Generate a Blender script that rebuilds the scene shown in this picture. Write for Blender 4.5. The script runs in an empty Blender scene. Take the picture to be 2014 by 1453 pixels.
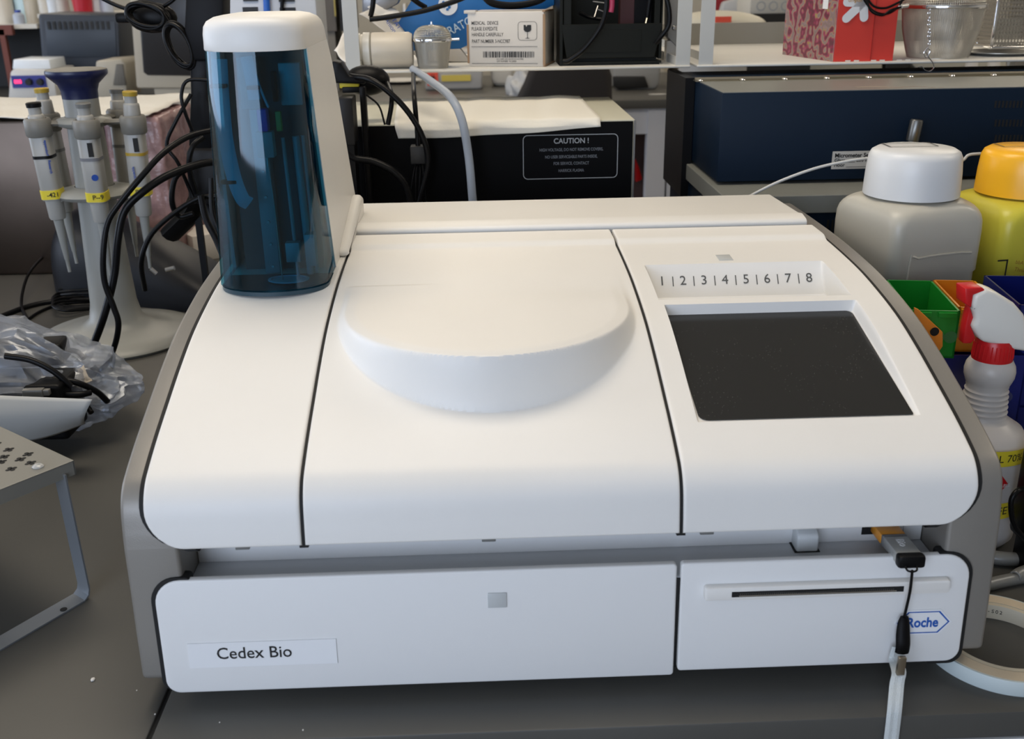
import bpy, bmesh, math, random
from mathutils import Vector, Matrix, noise
C = bpy.context.scene
COL = C.collection
random.seed(7)
# ---------------------------------------------------------------- camera
FL = 2000.0; PITCH, YAW, ROLL = .3707, .0323, -.0156
CAMP = Vector((-.0559, 0, .475))
_f = Vector((math.sin(YAW)*math.cos(PITCH), math.cos(YAW)*math.cos(PITCH), -math.sin(PITCH)))
_r0 = Vector((math.cos(YAW), -math.sin(YAW), 0)); _u0 = _r0.cross(_f)
_r = math.cos(ROLL)*_r0+math.sin(ROLL)*_u0; _u = -math.sin(ROLL)*_r0+math.cos(ROLL)*_u0
cd = bpy.data.cameras.new('camera'); cam = bpy.data.objects.new('camera', cd); COL.objects.link(cam)
cam.matrix_world = Matrix(((_r.x, _u.x, -_f.x, CAMP.x), (_r.y, _u.y, -_f.y, CAMP.y), (_r.z, _u.z, -_f.z, CAMP.z), (0, 0, 0, 1)))
cd.sensor_width = 36; cd.lens = 36*FL/2014; cd.clip_start = .01; cd.clip_end = 60
cd.dof.use_dof = True; cd.dof.focus_distance = .95; cd.dof.aperture_fstop = 13
C.camera = cam
# ---------------------------------------------------------------- look
C.view_settings.view_transform = 'Standard'; C.view_settings.look = 'None'
C.view_settings.gamma = 1; C.view_settings.exposure = 0.0; C.view_settings.use_curve_mapping = False
C.cycles.use_denoising = True
C.cycles.max_bounces = 8; C.cycles.transparent_max_bounces = 16
C.cycles.caustics_reflective = False; C.cycles.caustics_refractive = False
C.cycles.sample_clamp_indirect = 6
w = bpy.data.worlds.new('world'); C.world = w; w.use_nodes = True
bg = w.node_tree.nodes['Background']; bg.inputs[0].default_value = (.62, .78, 1, 1); bg.inputs[1].default_value = 1.0
def area(name, loc, rot, sx, sy, power, col, spread=None):
    l = bpy.data.lights.new(name, 'AREA'); l.shape = 'RECTANGLE'; l.size = sx; l.size_y = sy; l.energy = power; l.color = col
    if spread: l.spread = spread
    o = bpy.data.objects.new(name, l); COL.objects.link(o); o.location = loc; o.rotation_euler = rot
    return o
WARM = (1, .85, .655); COOL = (.70, .80, 1)
CEIL = 1.85; BZ = -.006; FLOOR = -.906
# ceiling luminaires (their housings are built with the room)
LAMPS = [(-.35, 1.15), (-.35, 3.9), (2.4, 1.15), (2.4, 3.9), (-3.0, 1.15), (-3.0, 3.9), (-3.0, 6.4), (-.35, 6.4), (2.4, 6.4)]
for x, y in LAMPS:
    area('ceiling_lamp_light', (x, y, CEIL-.09), (0, 0, 0), 1.15, .55, 11.4, WARM)
# daylight through the windows behind and to the left of the camera
area('window_daylight', (-1.6, -2.32, .75), (math.radians(90), 0, 0), 2.6, 1.5, 66, COOL)
area('window_daylight', (-4.9, 2.2, .75), (math.radians(90), 0, math.radians(-90)), 4.4, 1.4, 66, COOL)
# ---------------------------------------------------------------- pixel rays -> points in the room
def ray(px, py): return (px-1007)*_r+(726.5-py)*_u+FL*_f
def at(px, py, Y):
    d = ray(px, py); return CAMP+d*((Y-CAMP.y)/d.y)
def on(px, py, z=BZ):
    d = ray(px, py); return CAMP+d*((z-CAMP.z)/d.z)
# ---------------------------------------------------------------- materials
MATS = {}
def srgb(c):
    return tuple(((v/255)/12.92 if v/255 <= .04045 else ((v/255+.055)/1.055)**2.4) for v in c)
def mat(name, rgb, rough=.5, metal=0., spec=.5, bump=0., bscale=200., var=0., vscale=8., trans=0., ior=1.45, emit=0., alpha=None, sub=0., lin=False, coat=0.):
    if name in MATS: return MATS[name]
    m = bpy.data.materials.new(name); m.use_nodes = True; nt = m.node_tree; N = nt.nodes; L = nt.links
    b = N['Principled BSDF']; c = rgb if lin else srgb(rgb)
    b.inputs['Base Color'].default_value = (*c, 1); b.inputs['Roughness'].default_value = rough
    b.inputs['Metallic'].default_value = metal; b.inputs['Specular IOR Level'].default_value = spec
    b.inputs['Transmission Weight'].default_value = trans; b.inputs['IOR'].default_value = ior
    b.inputs['Coat Weight'].default_value = coat
    if sub: b.inputs['Subsurface Weight'].default_value = sub; b.inputs['Subsurface Radius'].default_value = (.01, .01, .01)
    if emit: b.inputs['Emission Color'].default_value = (*c, 1); b.inputs['Emission Strength'].default_value = emit
    if alpha is not None: b.inputs['Alpha'].default_value = alpha
    if bump or var:
        tc = N.new('ShaderNodeTexCoord')
    if var:
        n = N.new('ShaderNodeTexNoise'); n.inputs['Scale'].default_value = vscale; n.inputs['Detail'].default_value = 6
        L.new(tc.outputs['Object'], n.inputs['Vector'])
        mr = N.new('ShaderNodeMapRange'); mr.inputs[1].default_value = .3; mr.inputs[2].default_value = .7
        mr.inputs[3].default_value = 1-var; mr.inputs[4].default_value = 1+var; L.new(n.outputs[0], mr.inputs[0])
        mx = N.new('ShaderNodeVectorMath'); mx.operation = 'SCALE'; mx.inputs[0].default_value = c
        L.new(mr.outputs[0], mx.inputs['Scale']); L.new(mx.outputs[0], b.inputs['Base Color'])
    if bump:
        n2 = N.new('ShaderNodeTexNoise'); n2.inputs['Scale'].default_value = bscale; n2.inputs['Detail'].default_value = 3
        L.new(tc.outputs['Object'], n2.inputs['Vector'])
        bp = N.new('ShaderNodeBump'); bp.inputs['Strength'].default_value = bump; bp.inputs['Distance'].default_value = .001
        L.new(n2.outputs[0], bp.inputs['Height']); L.new(bp.outputs[0], b.inputs['Normal'])
    MATS[name] = m; return m
def clear_mat(name, tint, gloss=.12, rough=.05, diffuse=None, dmix=0.):
    """thin clear plastic: tinted see-through shell with a mirror-like surface"""
    if name in MATS: return MATS[name]
    m = bpy.data.materials.new(name); m.use_nodes = True; nt = m.node_tree; N = nt.nodes; L = nt.links
    N.remove(N['Principled BSDF']); out = N['Material Output']
    t = N.new('ShaderNodeBsdfTransparent'); t.inputs[0].default_value = (*tint, 1)
    g = N.new('ShaderNodeBsdfGlossy'); g.inputs['Roughness'].default_value = rough; g.inputs[0].default_value = (.9, .95, 1, 1)
    fr = N.new('ShaderNodeLayerWeight'); fr.inputs[0].default_value = .35
    mr = N.new('ShaderNodeMapRange'); mr.inputs[3].default_value = gloss*.45; mr.inputs[4].default_value = gloss*3.2
    L.new(fr.outputs['Facing'], mr.inputs[0])
    mx = N.new('ShaderNodeMixShader'); L.new(mr.outputs[0], mx.inputs[0]); 
    base = t.outputs[0]
    if dmix:
        d = N.new('ShaderNodeBsdfDiffuse'); d.inputs[0].default_value = (*diffuse, 1)
        m2 = N.new('ShaderNodeMixShader'); m2.inputs[0].default_value = dmix; L.new(t.outputs[0], m2.inputs[1]); L.new(d.outputs[0], m2.inputs[2]); base = m2.outputs[0]
    L.new(base, mx.inputs[1]); L.new(g.outputs[0], mx.inputs[2]); L.new(mx.outputs[0], out.inputs[0])
    MATS[name] = m; return m
M_WHITE = mat('white_plastic', (.785, .77, .735), .42, bump=.04, bscale=900, lin=True, var=.012, vscale=14)
M_DOOR = mat('white_panel_plastic', (.76, .76, .75), .42, bump=.04, bscale=900, lin=True)
M_GREY = mat('grey_metallic_paint', (.24, .226, .203), .38, .25, bump=.12, bscale=1600, lin=True)
M_BLACK = mat('black_plastic', (.004, .004, .0045), .42, lin=True, spec=.18)
M_GAP = mat('black_rubber_gap', (.006, .006, .006), .7, lin=True)
M_CABLE = mat('black_cable_rubber', (.004, .004, .0045), .36, lin=True, spec=.20)
M_STEEL = mat('steel', (.55, .54, .52), .3, 1., lin=True)
M_CHROME = mat('chrome', (.8, .8, .8), .12, 1., lin=True)
M_INK = mat('black_ink', (.01, .01, .01), .6, lin=True)
M_BLUEINK = mat('blue_ink', (.01, .06, .32), .5, lin=True)
M_PAPER = mat('white_paper', (.72, .70, .66), .8, lin=True, var=.04, vscale=20)
M_SHELF = mat('shelf_enamel', (.66, .64, .58), .45, lin=True)
M_POWDER = mat('grey_powder_coat', (.52, .52, .49), .5, lin=True)
# ---------------------------------------------------------------- mesh helpers
def box(bm, a, b, bev=0, seg=2, M=None):
    a = Vector(a); b = Vector(b); t = bmesh.new()
    lo = Vector(map(min, a, b)); hi = Vector(map(max, a, b))
    bmesh.ops.create_cube(t, size=1, matrix=Matrix.Translation((lo+hi)/2) @ Matrix.Diagonal((*(hi-lo), 1)))
    if bev: bmesh.ops.bevel(t, geom=list(t.edges), offset=min(bev, .49*min(hi-lo)), segments=seg, affect='EDGES', profile=.5)
    add(bm, t, M)
def add(bm, t, M=None):
    if M is not None: bmesh.ops.transform(t, matrix=M, verts=t.verts)
    me = bpy.data.meshes.new('tmp'); t.to_mesh(me); t.free(); bm.from_mesh(me); bpy.data.meshes.remove(me)
def prism(bm, pts, axis, a, b, bev=0, seg=2, M=None):
    """extrude outline pts (2-D) along axis from a to b"""
    t = bmesh.new()
    def mk(p, h): return {'x': (h, p[0], p[1]), 'y': (p[0], h, p[1]), 'z': (p[0], p[1], h)}[axis]
    va = [t.verts.new(mk(p, a)) for p in pts]; vb = [t.verts.new(mk(p, b)) for p in pts]
    t.faces.new(va); t.faces.new(vb[::-1]); n = len(pts)
    for i in range(n): t.faces.new((va[i], vb[i], vb[(i+1) % n], va[(i+1) % n]))
    bmesh.ops.recalc_face_normals(t, faces=t.faces)
    if bev:
        es = [e for e in t.edges if len(e.link_faces) == 2 and e.calc_face_angle(0) > .5]
        bmesh.ops.bevel(t, geom=es, offset=bev, segments=seg, affect='EDGES', profile=.5)
    add(bm, t, M)
def lathe(bm, prof, c=(0, 0, 0), seg=48, M=None, sx=1., sy=1.):
    t = bmesh.new(); rings = []
    for r, z in prof:
        if r < 1e-6: rings.append([t.verts.new((0, 0, z))])
        else: rings.append([t.verts.new((r*sx*math.cos(2*math.pi*i/seg), r*sy*math.sin(2*math.pi*i/seg), z)) for i in range(seg)])
    for A, B in zip(rings[:-1], rings[1:]):
        for i in range(seg):
            j = (i+1) % seg
            if len(A) == 1 and len(B) > 1: t.faces.new((A[0], B[i], B[j]))
            elif len(B) == 1 and len(A) > 1: t.faces.new((A[i], B[0], A[j]))
            elif len(A) > 1: t.faces.new((A[i], A[j], B[j], B[i]))
    bmesh.ops.recalc_face_normals(t, faces=t.faces)
    bmesh.ops.transform(t, matrix=Matrix.Translation(c), verts=t.verts); add(bm, t, M)
def smooth_path(pts, n=6):
    P = [Vector(p) for p in pts]
    if len(P) < 3: return P
    P = [2*P[0]-P[1]]+P+[2*P[-1]-P[-2]]; out = []
    for i in range(1, len(P)-2):
        for k in range(n):
            t = k/n; a, b, c_, d = P[i-1:i+3]
            out.append(.5*((2*b)+(-a+c_)*t+(2*a-5*b+4*c_-d)*t*t+(-a+3*b-3*c_+d)*t**3))
    out.append(P[-2]); return out
def tube(bm, pts, r, seg=10, smooth=6, flat=1., cap=True, M=None):
    P = smooth_path(pts, smooth) if smooth else [Vector(p) for p in pts]
    t = bmesh.new(); prev = None; up = Vector((0, 0, 1)); R = r if callable(r) else (lambda s: r)
    for i, p in enumerate(P):
        d = (P[min(i+1, len(P)-1)]-P[max(i-1, 0)]).normalized()
        if i == 0:
            if abs(d.z) > .9: up = Vector((0, 1, 0))
            s = d.cross(up).normalized(); u = s.cross(d)
        else:
            s = (s-d*s.dot(d)).normalized(); u = s.cross(d)
        rr = R(i/(len(P)-1))
        ring = [t.verts.new(p+rr*(math.cos(2*math.pi*k/seg)*s+flat*math.sin(2*math.pi*k/seg)*u)) for k in range(seg)]
        if prev:
            for k in range(seg): t.faces.new((prev[k], prev[(k+1) % seg], ring[(k+1) % seg], ring[k]))
        elif cap: t.faces.new(ring[::-1])
        prev = ring
    if cap: t.faces.new(prev)
    bmesh.ops.recalc_face_normals(t, faces=t.faces); add(bm, t, M)
def rrect(x0, y0, x1, y1, r, n=6, corners=(1, 1, 1, 1)):
    """rounded rectangle outline; corners = (x1y1, x0y1, x0y0, x1y0); r may be a 4-list"""
    R = r if isinstance(r, (list, tuple)) else [r]*4
    cs = [(x1, y1, 0), (x0, y1, 90), (x0, y0, 180), (x1, y0, 270)]; out = []
    sg = [(-1, -1), (1, -1), (1, 1), (-1, 1)]
    for (cx, cy, a0), rr, (sx, sy), k in zip(cs, R, sg, corners):
        if not k or rr < 1e-6: out.append((cx, cy)); continue
        for i in range(n+1):
            a = math.radians(a0+90*i/n); out.append((cx+sx*rr+rr*math.cos(a), cy+sy*rr+rr*math.sin(a)))
    return out
def grid(bm, f, nu, nv, closed=False):
    t = bmesh.new(); V = [[t.verts.new(f(i/(nu-1), j/(nv-1))) for j in range(nv)] for i in range(nu)]
    for i in range(nu-1):
        for j in range(nv-1): t.faces.new((V[i][j], V[i+1][j], V[i+1][j+1], V[i][j+1]))
    add(bm, t)
WM = {}
def world(o):
    M = Matrix.Identity(4)
    while o is not None: M = Matrix.Translation(o.location) @ o.rotation_euler.to_matrix().to_4x4() @ M; o = o.parent
    return M
def part(name, bm, m, parent=None, smooth=40, local=False, label=None, solid=0, sub=0):
    """link the bmesh as ONE object; world-space verts are moved into the parent's frame unless local"""
    if parent is not None and not local: bmesh.ops.transform(bm, matrix=world(parent).inverted(), verts=bm.verts)
    base = Vector((0, 0, 0))
    if parent is None and len(bm.verts):
        xs = [v.co.x for v in bm.verts]; ys = [v.co.y for v in bm.verts]; zs = [v.co.z for v in bm.verts]
        base = Vector(((min(xs)+max(xs))/2, (min(ys)+max(ys))/2, min(zs)))
        bmesh.ops.translate(bm, vec=-base, verts=bm.verts)
    me = bpy.data.meshes.new(name); bm.to_mesh(me); bm.free()
    me.materials.append(m)
    o = bpy.data.objects.new(name, me); COL.objects.link(o); o.location = base; o.parent = parent
    if smooth:
        for p in me.polygons: p.use_smooth = len(p.vertices) <= 4
        if smooth < 180: me.set_sharp_from_angle(angle=math.radians(smooth))
    if solid:
        md = o.modifiers.new('thickness', 'SOLIDIFY'); md.thickness = solid
    if sub:
        md = o.modifiers.new('smooth', 'SUBSURF'); md.levels = sub; md.render_levels = sub
    if label: o['label'] = label
    return o
def tag(o, label, cat, group=None, kind=None):
    o['label'] = label; o['category'] = cat
    if group: o['group'] = group
    if kind: o['kind'] = kind
    return o
def thing(name, label, cat, loc=(0, 0, 0), rz=0, group=None):
    o = bpy.data.objects.new(name, None); COL.objects.link(o); o.location = loc; o.rotation_euler = (0, 0, rz)
    o.empty_display_size = .02
    return tag(o, label, cat, group)
def struct(name, bm, m, smooth=0):
    o = part(name, bm, m, None, smooth); o['kind'] = 'structure'; return o
def B(*a, **k):
    bm = bmesh.new(); box(bm, *a, **k); return bm
def text_bm(s, h, align='CENTER', bold=0.0, sx=1., ext=.00012):
    cu = bpy.data.curves.new('t', 'FONT'); cu.body = s; cu.size = h/.73; cu.align_x = align; cu.align_y = 'CENTER'
    cu.extrude = ext; cu.offset = bold; cu.resolution_u = 3
    o = bpy.data.objects.new('t', cu); COL.objects.link(o)
    me = bpy.data.meshes.new_from_object(o); bm = bmesh.new(); bm.from_mesh(me)
    bpy.data.objects.remove(o); bpy.data.curves.remove(cu); bpy.data.meshes.remove(me)
    if sx != 1: bmesh.ops.scale(bm, vec=(sx, 1, 1), verts=bm.verts)
    return bm
def frame(o, x, y):
    x = Vector(x).normalized(); y = Vector(y); y = (y-x*y.dot(x)).normalized(); z = x.cross(y); o = Vector(o)
    return Matrix(((x.x, y.x, z.x, o.x), (x.y, y.y, z.y, o.y), (x.z, y.z, z.z, o.z), (0, 0, 0, 1)))
def text(parent, name, s, o, x, y, h, m, align='CENTER', bold=0., sx=1., label=None):
    bm = text_bm(s, h, align, bold, sx); bmesh.ops.transform(bm, matrix=frame(o, x, y), verts=bm.verts)
    return part(name, bm, m, parent, 0, label=label)
XR = (1, 0, 0); ZU = (0, 0, 1)
# ================================================================ ROOM
X0, X1, Y0, Y1 = -5.0, 4.2, -2.4, 8.0
M_WALL = mat('wall_paint', (.62, .60, .55), .8, lin=True, var=.02, vscale=1.5)
M_FLOOR = mat('floor_vinyl', (.30, .28, .25), .45, lin=True, var=.1, vscale=3)
M_CEIL = mat('ceiling_tile', (.72, .70, .66), .9, lin=True)
struct('floor', B((X0-.1, Y0-.1, FLOOR-.1), (X1+.1, Y1+.1, FLOOR)), M_FLOOR)
struct('ceiling', B((X0-.1, Y0-.1, CEIL), (X1+.1, Y1+.1, CEIL+.1)), M_CEIL)
struct('wall_back', B((X0, Y1, FLOOR), (X1, Y1+.1, CEIL)), M_WALL)
struct('wall_right', B((X1, Y0, FLOOR), (X1+.1, Y1, CEIL)), M_WALL)
bm = bmesh.new()   # front wall with the window opening
for a, b in (((X0, FLOOR), (-3.0, CEIL)), ((-.2, FLOOR), (X1, CEIL)), ((-3.0, FLOOR), (-.2, -.05)), ((-3.0, 1.55), (-.2, CEIL))):
    box(bm, (a[0], Y0-.1, a[1]), (b[0], Y0, b[1]))
struct('wall_front', bm, M_WALL)
bm = bmesh.new()
for a, b in (((Y0, FLOOR), (-.1, CEIL)), ((4.5, FLOOR), (Y1, CEIL)), ((-.1, FLOOR), (4.5, 0)), ((-.1, 1.5), (4.5, CEIL))):
    box(bm, (X0-.1, a[0], a[1]), (X0, b[0], b[1]))
struct('wall_left', bm, M_WALL)
bm = bmesh.new()
for x in (-3.0, -1.65, -.25): box(bm, (x, Y0-.08, -.05), (x+.05, Y0-.02, 1.55))
for z in (-.05, 1.5): box(bm, (-3.0, Y0-.08, z), (-.2, Y0-.02, z+.05))
struct('window_1', bm, M_SHELF)
bm = bmesh.new()
for y in (-.1, 1.4, 2.95, 4.45): box(bm, (X0-.08, y, 0), (X0-.02, y+.05, 1.5))
for z in (0, 1.45): box(bm, (X0-.08, -.1, z), (X0-.02, 4.5, z+.05))
struct('window_2', bm, M_SHELF)
M_LAMP = mat('lamp_diffuser', (1, .93, .82), .5, lin=True, emit=3.0)
for i, (x, y) in enumerate(LAMPS):
    o = thing('ceiling_light', 'flat rectangular ceiling light panel in a row over the benches', 'ceiling light', (x, y, CEIL-.05), group='ceiling light panels')
    part('light_housing', B((x-.62, y-.32, CEIL-.05), (x+.62, y+.32, CEIL-.0005)), M_SHELF, o, 0)
    part('diffuser', B((x-.58, y-.28, CEIL-.058), (x+.58, y+.28, CEIL-.0501)), M_LAMP, o, 0)
# ---- near bench
M_BENCH = mat('epoxy_worktop', (.072, .070, .063), .42, lin=True, var=.10, vscale=5, bump=.05, bscale=60, spec=.4)
M_CAB = mat('cabinet_enamel', (.60, .60, .60), .45, lin=True)
XS = -.289
wl = thing('laboratory_bench', 'dark grey lab worktop left of the seam, carrying the pipette stand and wire riser', 'workbench', (-1.5, 1.3, FLOOR))
part('worktop', B((-2.6, .557, BZ-.022), (XS-.0016, 2.1, BZ), bev=.0015), M_BENCH, wl)
part('cabinet', B((-2.6, .60, FLOOR), (XS-.004, 2.08, BZ-.0222)), M_CAB, wl, 0)
wr = thing('laboratory_bench', 'dark grey lab worktop right of the seam, carrying the white analyser', 'workbench', (1, 1.3, FLOOR))
part('worktop', B((XS+.0016, .557, BZ-.022), (2.4, 2.1, BZ), bev=.0015), M_BENCH, wr)
part('cabinet', B((XS+.001, .556, FLOOR), (2.4, 2.08, BZ-.0222)), M_CAB, wr, 0)
part('seam_filler', B((XS-.0014, .559, BZ-.024), (XS+.0014, 2.09, BZ-.002)), M_GAP, wr, 0)
# ================================================================ ANALYSER
PR = [(1.15, .229), (1.05, .230), (.96, .2295), (.88, .226), (.83, .221), (.775, .212), (.73, .200), (.69, .187), (.655, .175), (.63, .165), (.617, .158), (.609, .147), (.605, .130), (.603, .1175)]
PV = smooth_path([(0, y, z) for y, z in PR], 14)
# arc-length table (from the lip up and back)
PV = PV[::-1]; S = [0.]
for a, b in zip(PV[:-1], PV[1:]): S.append(S[-1]+(b-a).length)
def pt(s):
    if s <= 0: i = 1
    else:
        i = 1
        while i < len(S)-1 and S[i] < s: i += 1
    a, b = PV[i-1], PV[i]; t = (s-S[i-1])/(S[i]-S[i-1])
    d = (b-a).normalized(); return a.lerp(b, t), Vector((0, -d.z, d.y))
def s_of_y(y):
    lo, hi = 0, S[-1]
    for _ in range(50):
        m_ = (lo+hi)/2
        if pt(m_)[0].y < y: lo = m_
        else: hi = m_
    return lo
def zs(y): return pt(s_of_y(y))[0].z
OFF = .0022
an = thing('benchtop_analyser', 'large white curved benchtop bio analyser with grey sides and blue see-through tower', 'lab analyser', (0, .85, BZ))
DZ = .0135
# grey side frames
side = [(y, z) for y, z in PR if y <= 1.12] 
side = [(p.y, p.z) for p in PV if p.y < 1.13]
side = [(.597, DZ+.004), (.5985, .05), (.6015, .09)]+side+[(1.14, .215), (1.14, DZ), (.603, DZ)]
for sx, nm in ((-1, 'side_frame'), (1, 'side_frame')):
    bm = bmesh.new(); prism(bm, side, 'x', sx*.300, sx*.263, bev=.003, seg=3)
    part(nm, bm, M_GREY, an, 32)
    for y in (.66, 1.08):
        bm = bmesh.new(); lathe(bm, [(0, BZ), (.012, BZ), (.013, DZ+.002), (0, DZ+.002)], (sx*.282, y, 0), 24)
        part('foot', bm, M_BLACK, an)
# body core
bm = bmesh.new(); prism(bm, [(.640, .05), (.640, .150), (.70, .180), (.8, .200), (.9, .205), (1.14, .205), (1.14, .05)], 'x', -.2625, .2625)
part('rear_body', bm, M_DOOR, an, 0)
bm = bmesh.new(); box(bm, (-.2625, .6040, DZ+.003), (.2625, .6398, .0840)); box(bm, (-.2625, .6005, .078), (.2625, .604, .0840)); part('ledge', bm, mat('grey_ledge_plastic', (.50, .51, .52), .45, lin=True, bump=.05, bscale=800), an, 0)
# covers -----------------------------------------------------
def lin(a, b, n): return [a+(b-a)*i/(n-1) for i in range(n)]
EDGE = [0, .0003, .0008, .0016, .003]
def cover(name, x0, x1, ya, yb, disp, rl=0, rr=0, xs_extra=(), s_extra=(), dx=.004, ds=.004, thick=.0035, m=M_WHITE):
    """sheet of the curved top between x0..x1 from the lip (ya: None) back to y=yb; disp(x,y,s) raises/sinks it"""
    sa = 0 if ya is None else s_of_y(ya); sb = s_of_y(yb)
    def axis(a, b, extra, d):
        v = [a+e for e in EDGE]+[b-e for e in EDGE]; k = int((b-a)/d); v += [a+(b-a)*i/k for i in range(1, k)]; v += [e for e in extra if a < e < b]
        v = sorted(v); o = [v[0]]
        for q in v[1:]:
            if q-o[-1] > .00022: o.append(q)
        o[-1] = b; return o
    SS = axis(sa, sb, s_extra, ds); XX = axis(x0, x1, xs_extra, dx)
    def ed(e, r=.0016):
        return 0 if e >= r else r-math.sqrt(max(0, r*r-(r-e)**2))
    t = bmesh.new(); top = []; bot = []
    for s in SS:
        p, n = pt(s); rt = []; rb = []
        for x in XX:
            # round the outer lower corners
            fx = x
            R = .028
            if rl and s < R:
                cut = R-math.sqrt(R*R-(R-s)**2); fx = x1-(x1-x)*(x1-x0-cut)/(x1-x0)
            if rr and s < R:
                cut = R-math.sqrt(R*R-(R-s)**2); fx = x0+(x-x0)*(x1-x0-cut)/(x1-x0)
            e = ed(x-x0)+ed(x1-x)+ed(s-sa)+ed(sb-s)
            hz = disp(fx, p.y, s)
            q = p+n*(OFF-min(e, .0016))+Vector((0, 0, hz)); q.x = fx
            rt.append(t.verts.new(q)); q2 = p+n*(OFF-thick)+Vector((0, 0, min(hz, 0)-.001 if hz < 0 else 0)); q2.x = fx
            rb.append(t.verts.new(q2))
        top.append(rt); bot.append(rb)
    ns, nx = len(SS), len(XX)
    for i in range(ns-1):
        for j in range(nx-1):
            t.faces.new((top[i][j], top[i][j+1], top[i+1][j+1], top[i+1][j])); t.faces.new((bot[i][j], bot[i+1][j], bot[i+1][j+1], bot[i][j+1]))
    for j in range(nx-1):
        t.faces.new((top[0][j], bot[0][j], bot[0][j+1], top[0][j+1])); t.faces.new((top[-1][j], top[-1][j+1], bot[-1][j+1], bot[-1][j]))
    for i in range(ns-1):
        t.faces.new((top[i][0], top[i+1][0], bot[i+1][0], bot[i][0])); t.faces.new((top[i][-1], bot[i][-1], bot[i+1][-1], top[i+1][-1]))
    bmesh.ops.recalc_face_normals(t, faces=t.faces)
    return part(name, t, m, an, 38)
def sst(a, b, v):
    t = min(1, max(0, (v-a)/(b-a))); return t*t*(3-2*t)
ridge = lambda y: .0035*sst(.948, .960, y)
GAPX = .0011
YR = .996
def d_left(x, y, s): return ridge(y)
cover('left_cover', -.2838, -.179-GAPX, None, YR, d_left, rl=1)
DCX, DCY, DR, DT = -.050, .7905, .1165, .2245
def d_mid(x, y, s):
    h = ridge(y); base = zs(y)+OFF
    dd = math.hypot(x-DCX, y-DCY) if y < DCY else abs(x-DCX)
    wall = 1-sst(DR-.0025, DR+.0045, dd)
    crown = -.0016*sst(DR-.012, DR, dd)
    # towards the back the disc flank sinks into the cover
    lift = DT+crown-base; lift = .5*(lift+math.sqrt(lift*lift+.0035**2))
    e = 1-sst(.79, .875, y); gr = sst(DCX-.02, DCX+.09, x); gl = 1-sst(DCX-.085, DCX-.02, x)
    fade = 1 if y < DCY else (1-gr*.75*(1-e))*(1-gl*sst(.845, .851, y))*(1-sst(.865, .93, y))
    return h+lift*wall*fade
sx_ = sorted({round(DCX+DR*math.cos(math.radians(a)), 5) for a in range(0, 181, 3)})
cover('reagent_cover', -.179+GAPX, .0775-GAPX, None, YR, d_mid, dx=.0012, ds=.0012)
SX0, SX1, SY0, SY1 = .0965, .2575, .6545, .798
LX0, LX1, LY0, LY1 = .0935, .2560, .8075, .885
def d_right(x, y, s):
    h = ridge(y); zb = zs(y)+OFF
    if LY0 < y < LY1 and LX0 < x < LX1:
        if y > .863: d = (LY1-y)/(LY1-.863)*.027
        else: d = .027-(.863-y)*.02
        d *= sst(LX0, LX0+.002, x)*(1-sst(LX1-.002, LX1, x))*sst(LY0, LY0+.0015, y)
        return h-d
    if SY0 < y < SY1 and SX0 < x < SX1:
        f0 = zs(.656)+OFF-.0018; f1 = zs(.790)+OFF-.0095
        zf = f0+(f1-f0)*(y-.656)/(.790-.656)
        w_ = sst(SX0, SX0+.0015, x)*(1-sst(SX1-.0045, SX1, x))*sst(SY0, SY0+.0012, y)*(1-sst(SY1-.002, SY1, y))
        return min(h, (zf-zb)*w_)
    return h
xe = [LX0, LX0+.0005, LX0+.001, LX0+.002, LX1-.002, LX1-.001, LX1, SX0, SX0+.0007, SX0+.0015, SX1-.0045, SX1-.0035, SX1-.002, SX1-.001, SX1]
se = [s_of_y(v) for v in (LY0, LY0+.0007, LY0+.0015, .8625, .8635, LY1-.0005, LY1, SY0, SY0+.0006, SY0+.0012, SY1-.002, SY1-.001, SY1)]
cover('screen_cover', .0775+GAPX, .2815, None, YR, d_right, rr=1, xs_extra=xe, s_extra=se, dx=.003, ds=.003)
# dark liner under the covers, seen as the black gap; it only follows the cover edges
bm = bmesh.new()
def liner(bm, xa, xb, left=0, right=0, s1=None):
    t = bmesh.new(); rows = []; s1 = s1 or s_of_y(1.0)
    for k in range(90):
        s = s1*k/89; p, n = pt(s); R = .030; cut = (R-math.sqrt(max(0, R*R-(R-s)**2))) if s < R else 0
        a = xa+cut*left-cut*right; b = xb+cut*left-cut*right
        q = p+n*.0006; q2 = p-n*.006; z0 = -.002 if k == 0 else 0
        rows.append([t.verts.new((a, q.y, q.z+z0)), t.verts.new((b, q.y, q.z+z0)), t.verts.new((b, q2.y, q2.z+z0)), t.verts.new((a, q2.y, q2.z+z0))])
    for r1, r2 in zip(rows[:-1], rows[1:]):
        for j in range(4): t.faces.new((r1[j], r1[(j+1) % 4], r2[(j+1) % 4], r2[j]))
    t.faces.new(rows[0]); t.faces.new(rows[-1][::-1])
    bmesh.ops.recalc_face_normals(t, faces=t.faces); add(bm, t)
liner(bm, -.2868, -.279, left=1); liner(bm, .2765, .2846, right=1); liner(bm, -.182, -.176); liner(bm, .0745, .0805)
box(bm, (-.283, .990, .222), (.2835, 1.006, .2312))
part('cover_gasket', bm, M_GAP, an, 40)
# rear housing bar with its lip
bm = bmesh.new()
prism(bm, [(1.0005, .2295), (1.0005, .2375), (1.003, .2400), (1.018, .2425), (1.03, .2405), (1.138, .2375), (1.146, .230), (1.146, .19), (1.02, .19), (1.003, .2285)], 'x', -.284, .2775, bev=.0012, seg=2)
part('rear_housing', bm, M_WHITE, an, 30)
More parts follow.
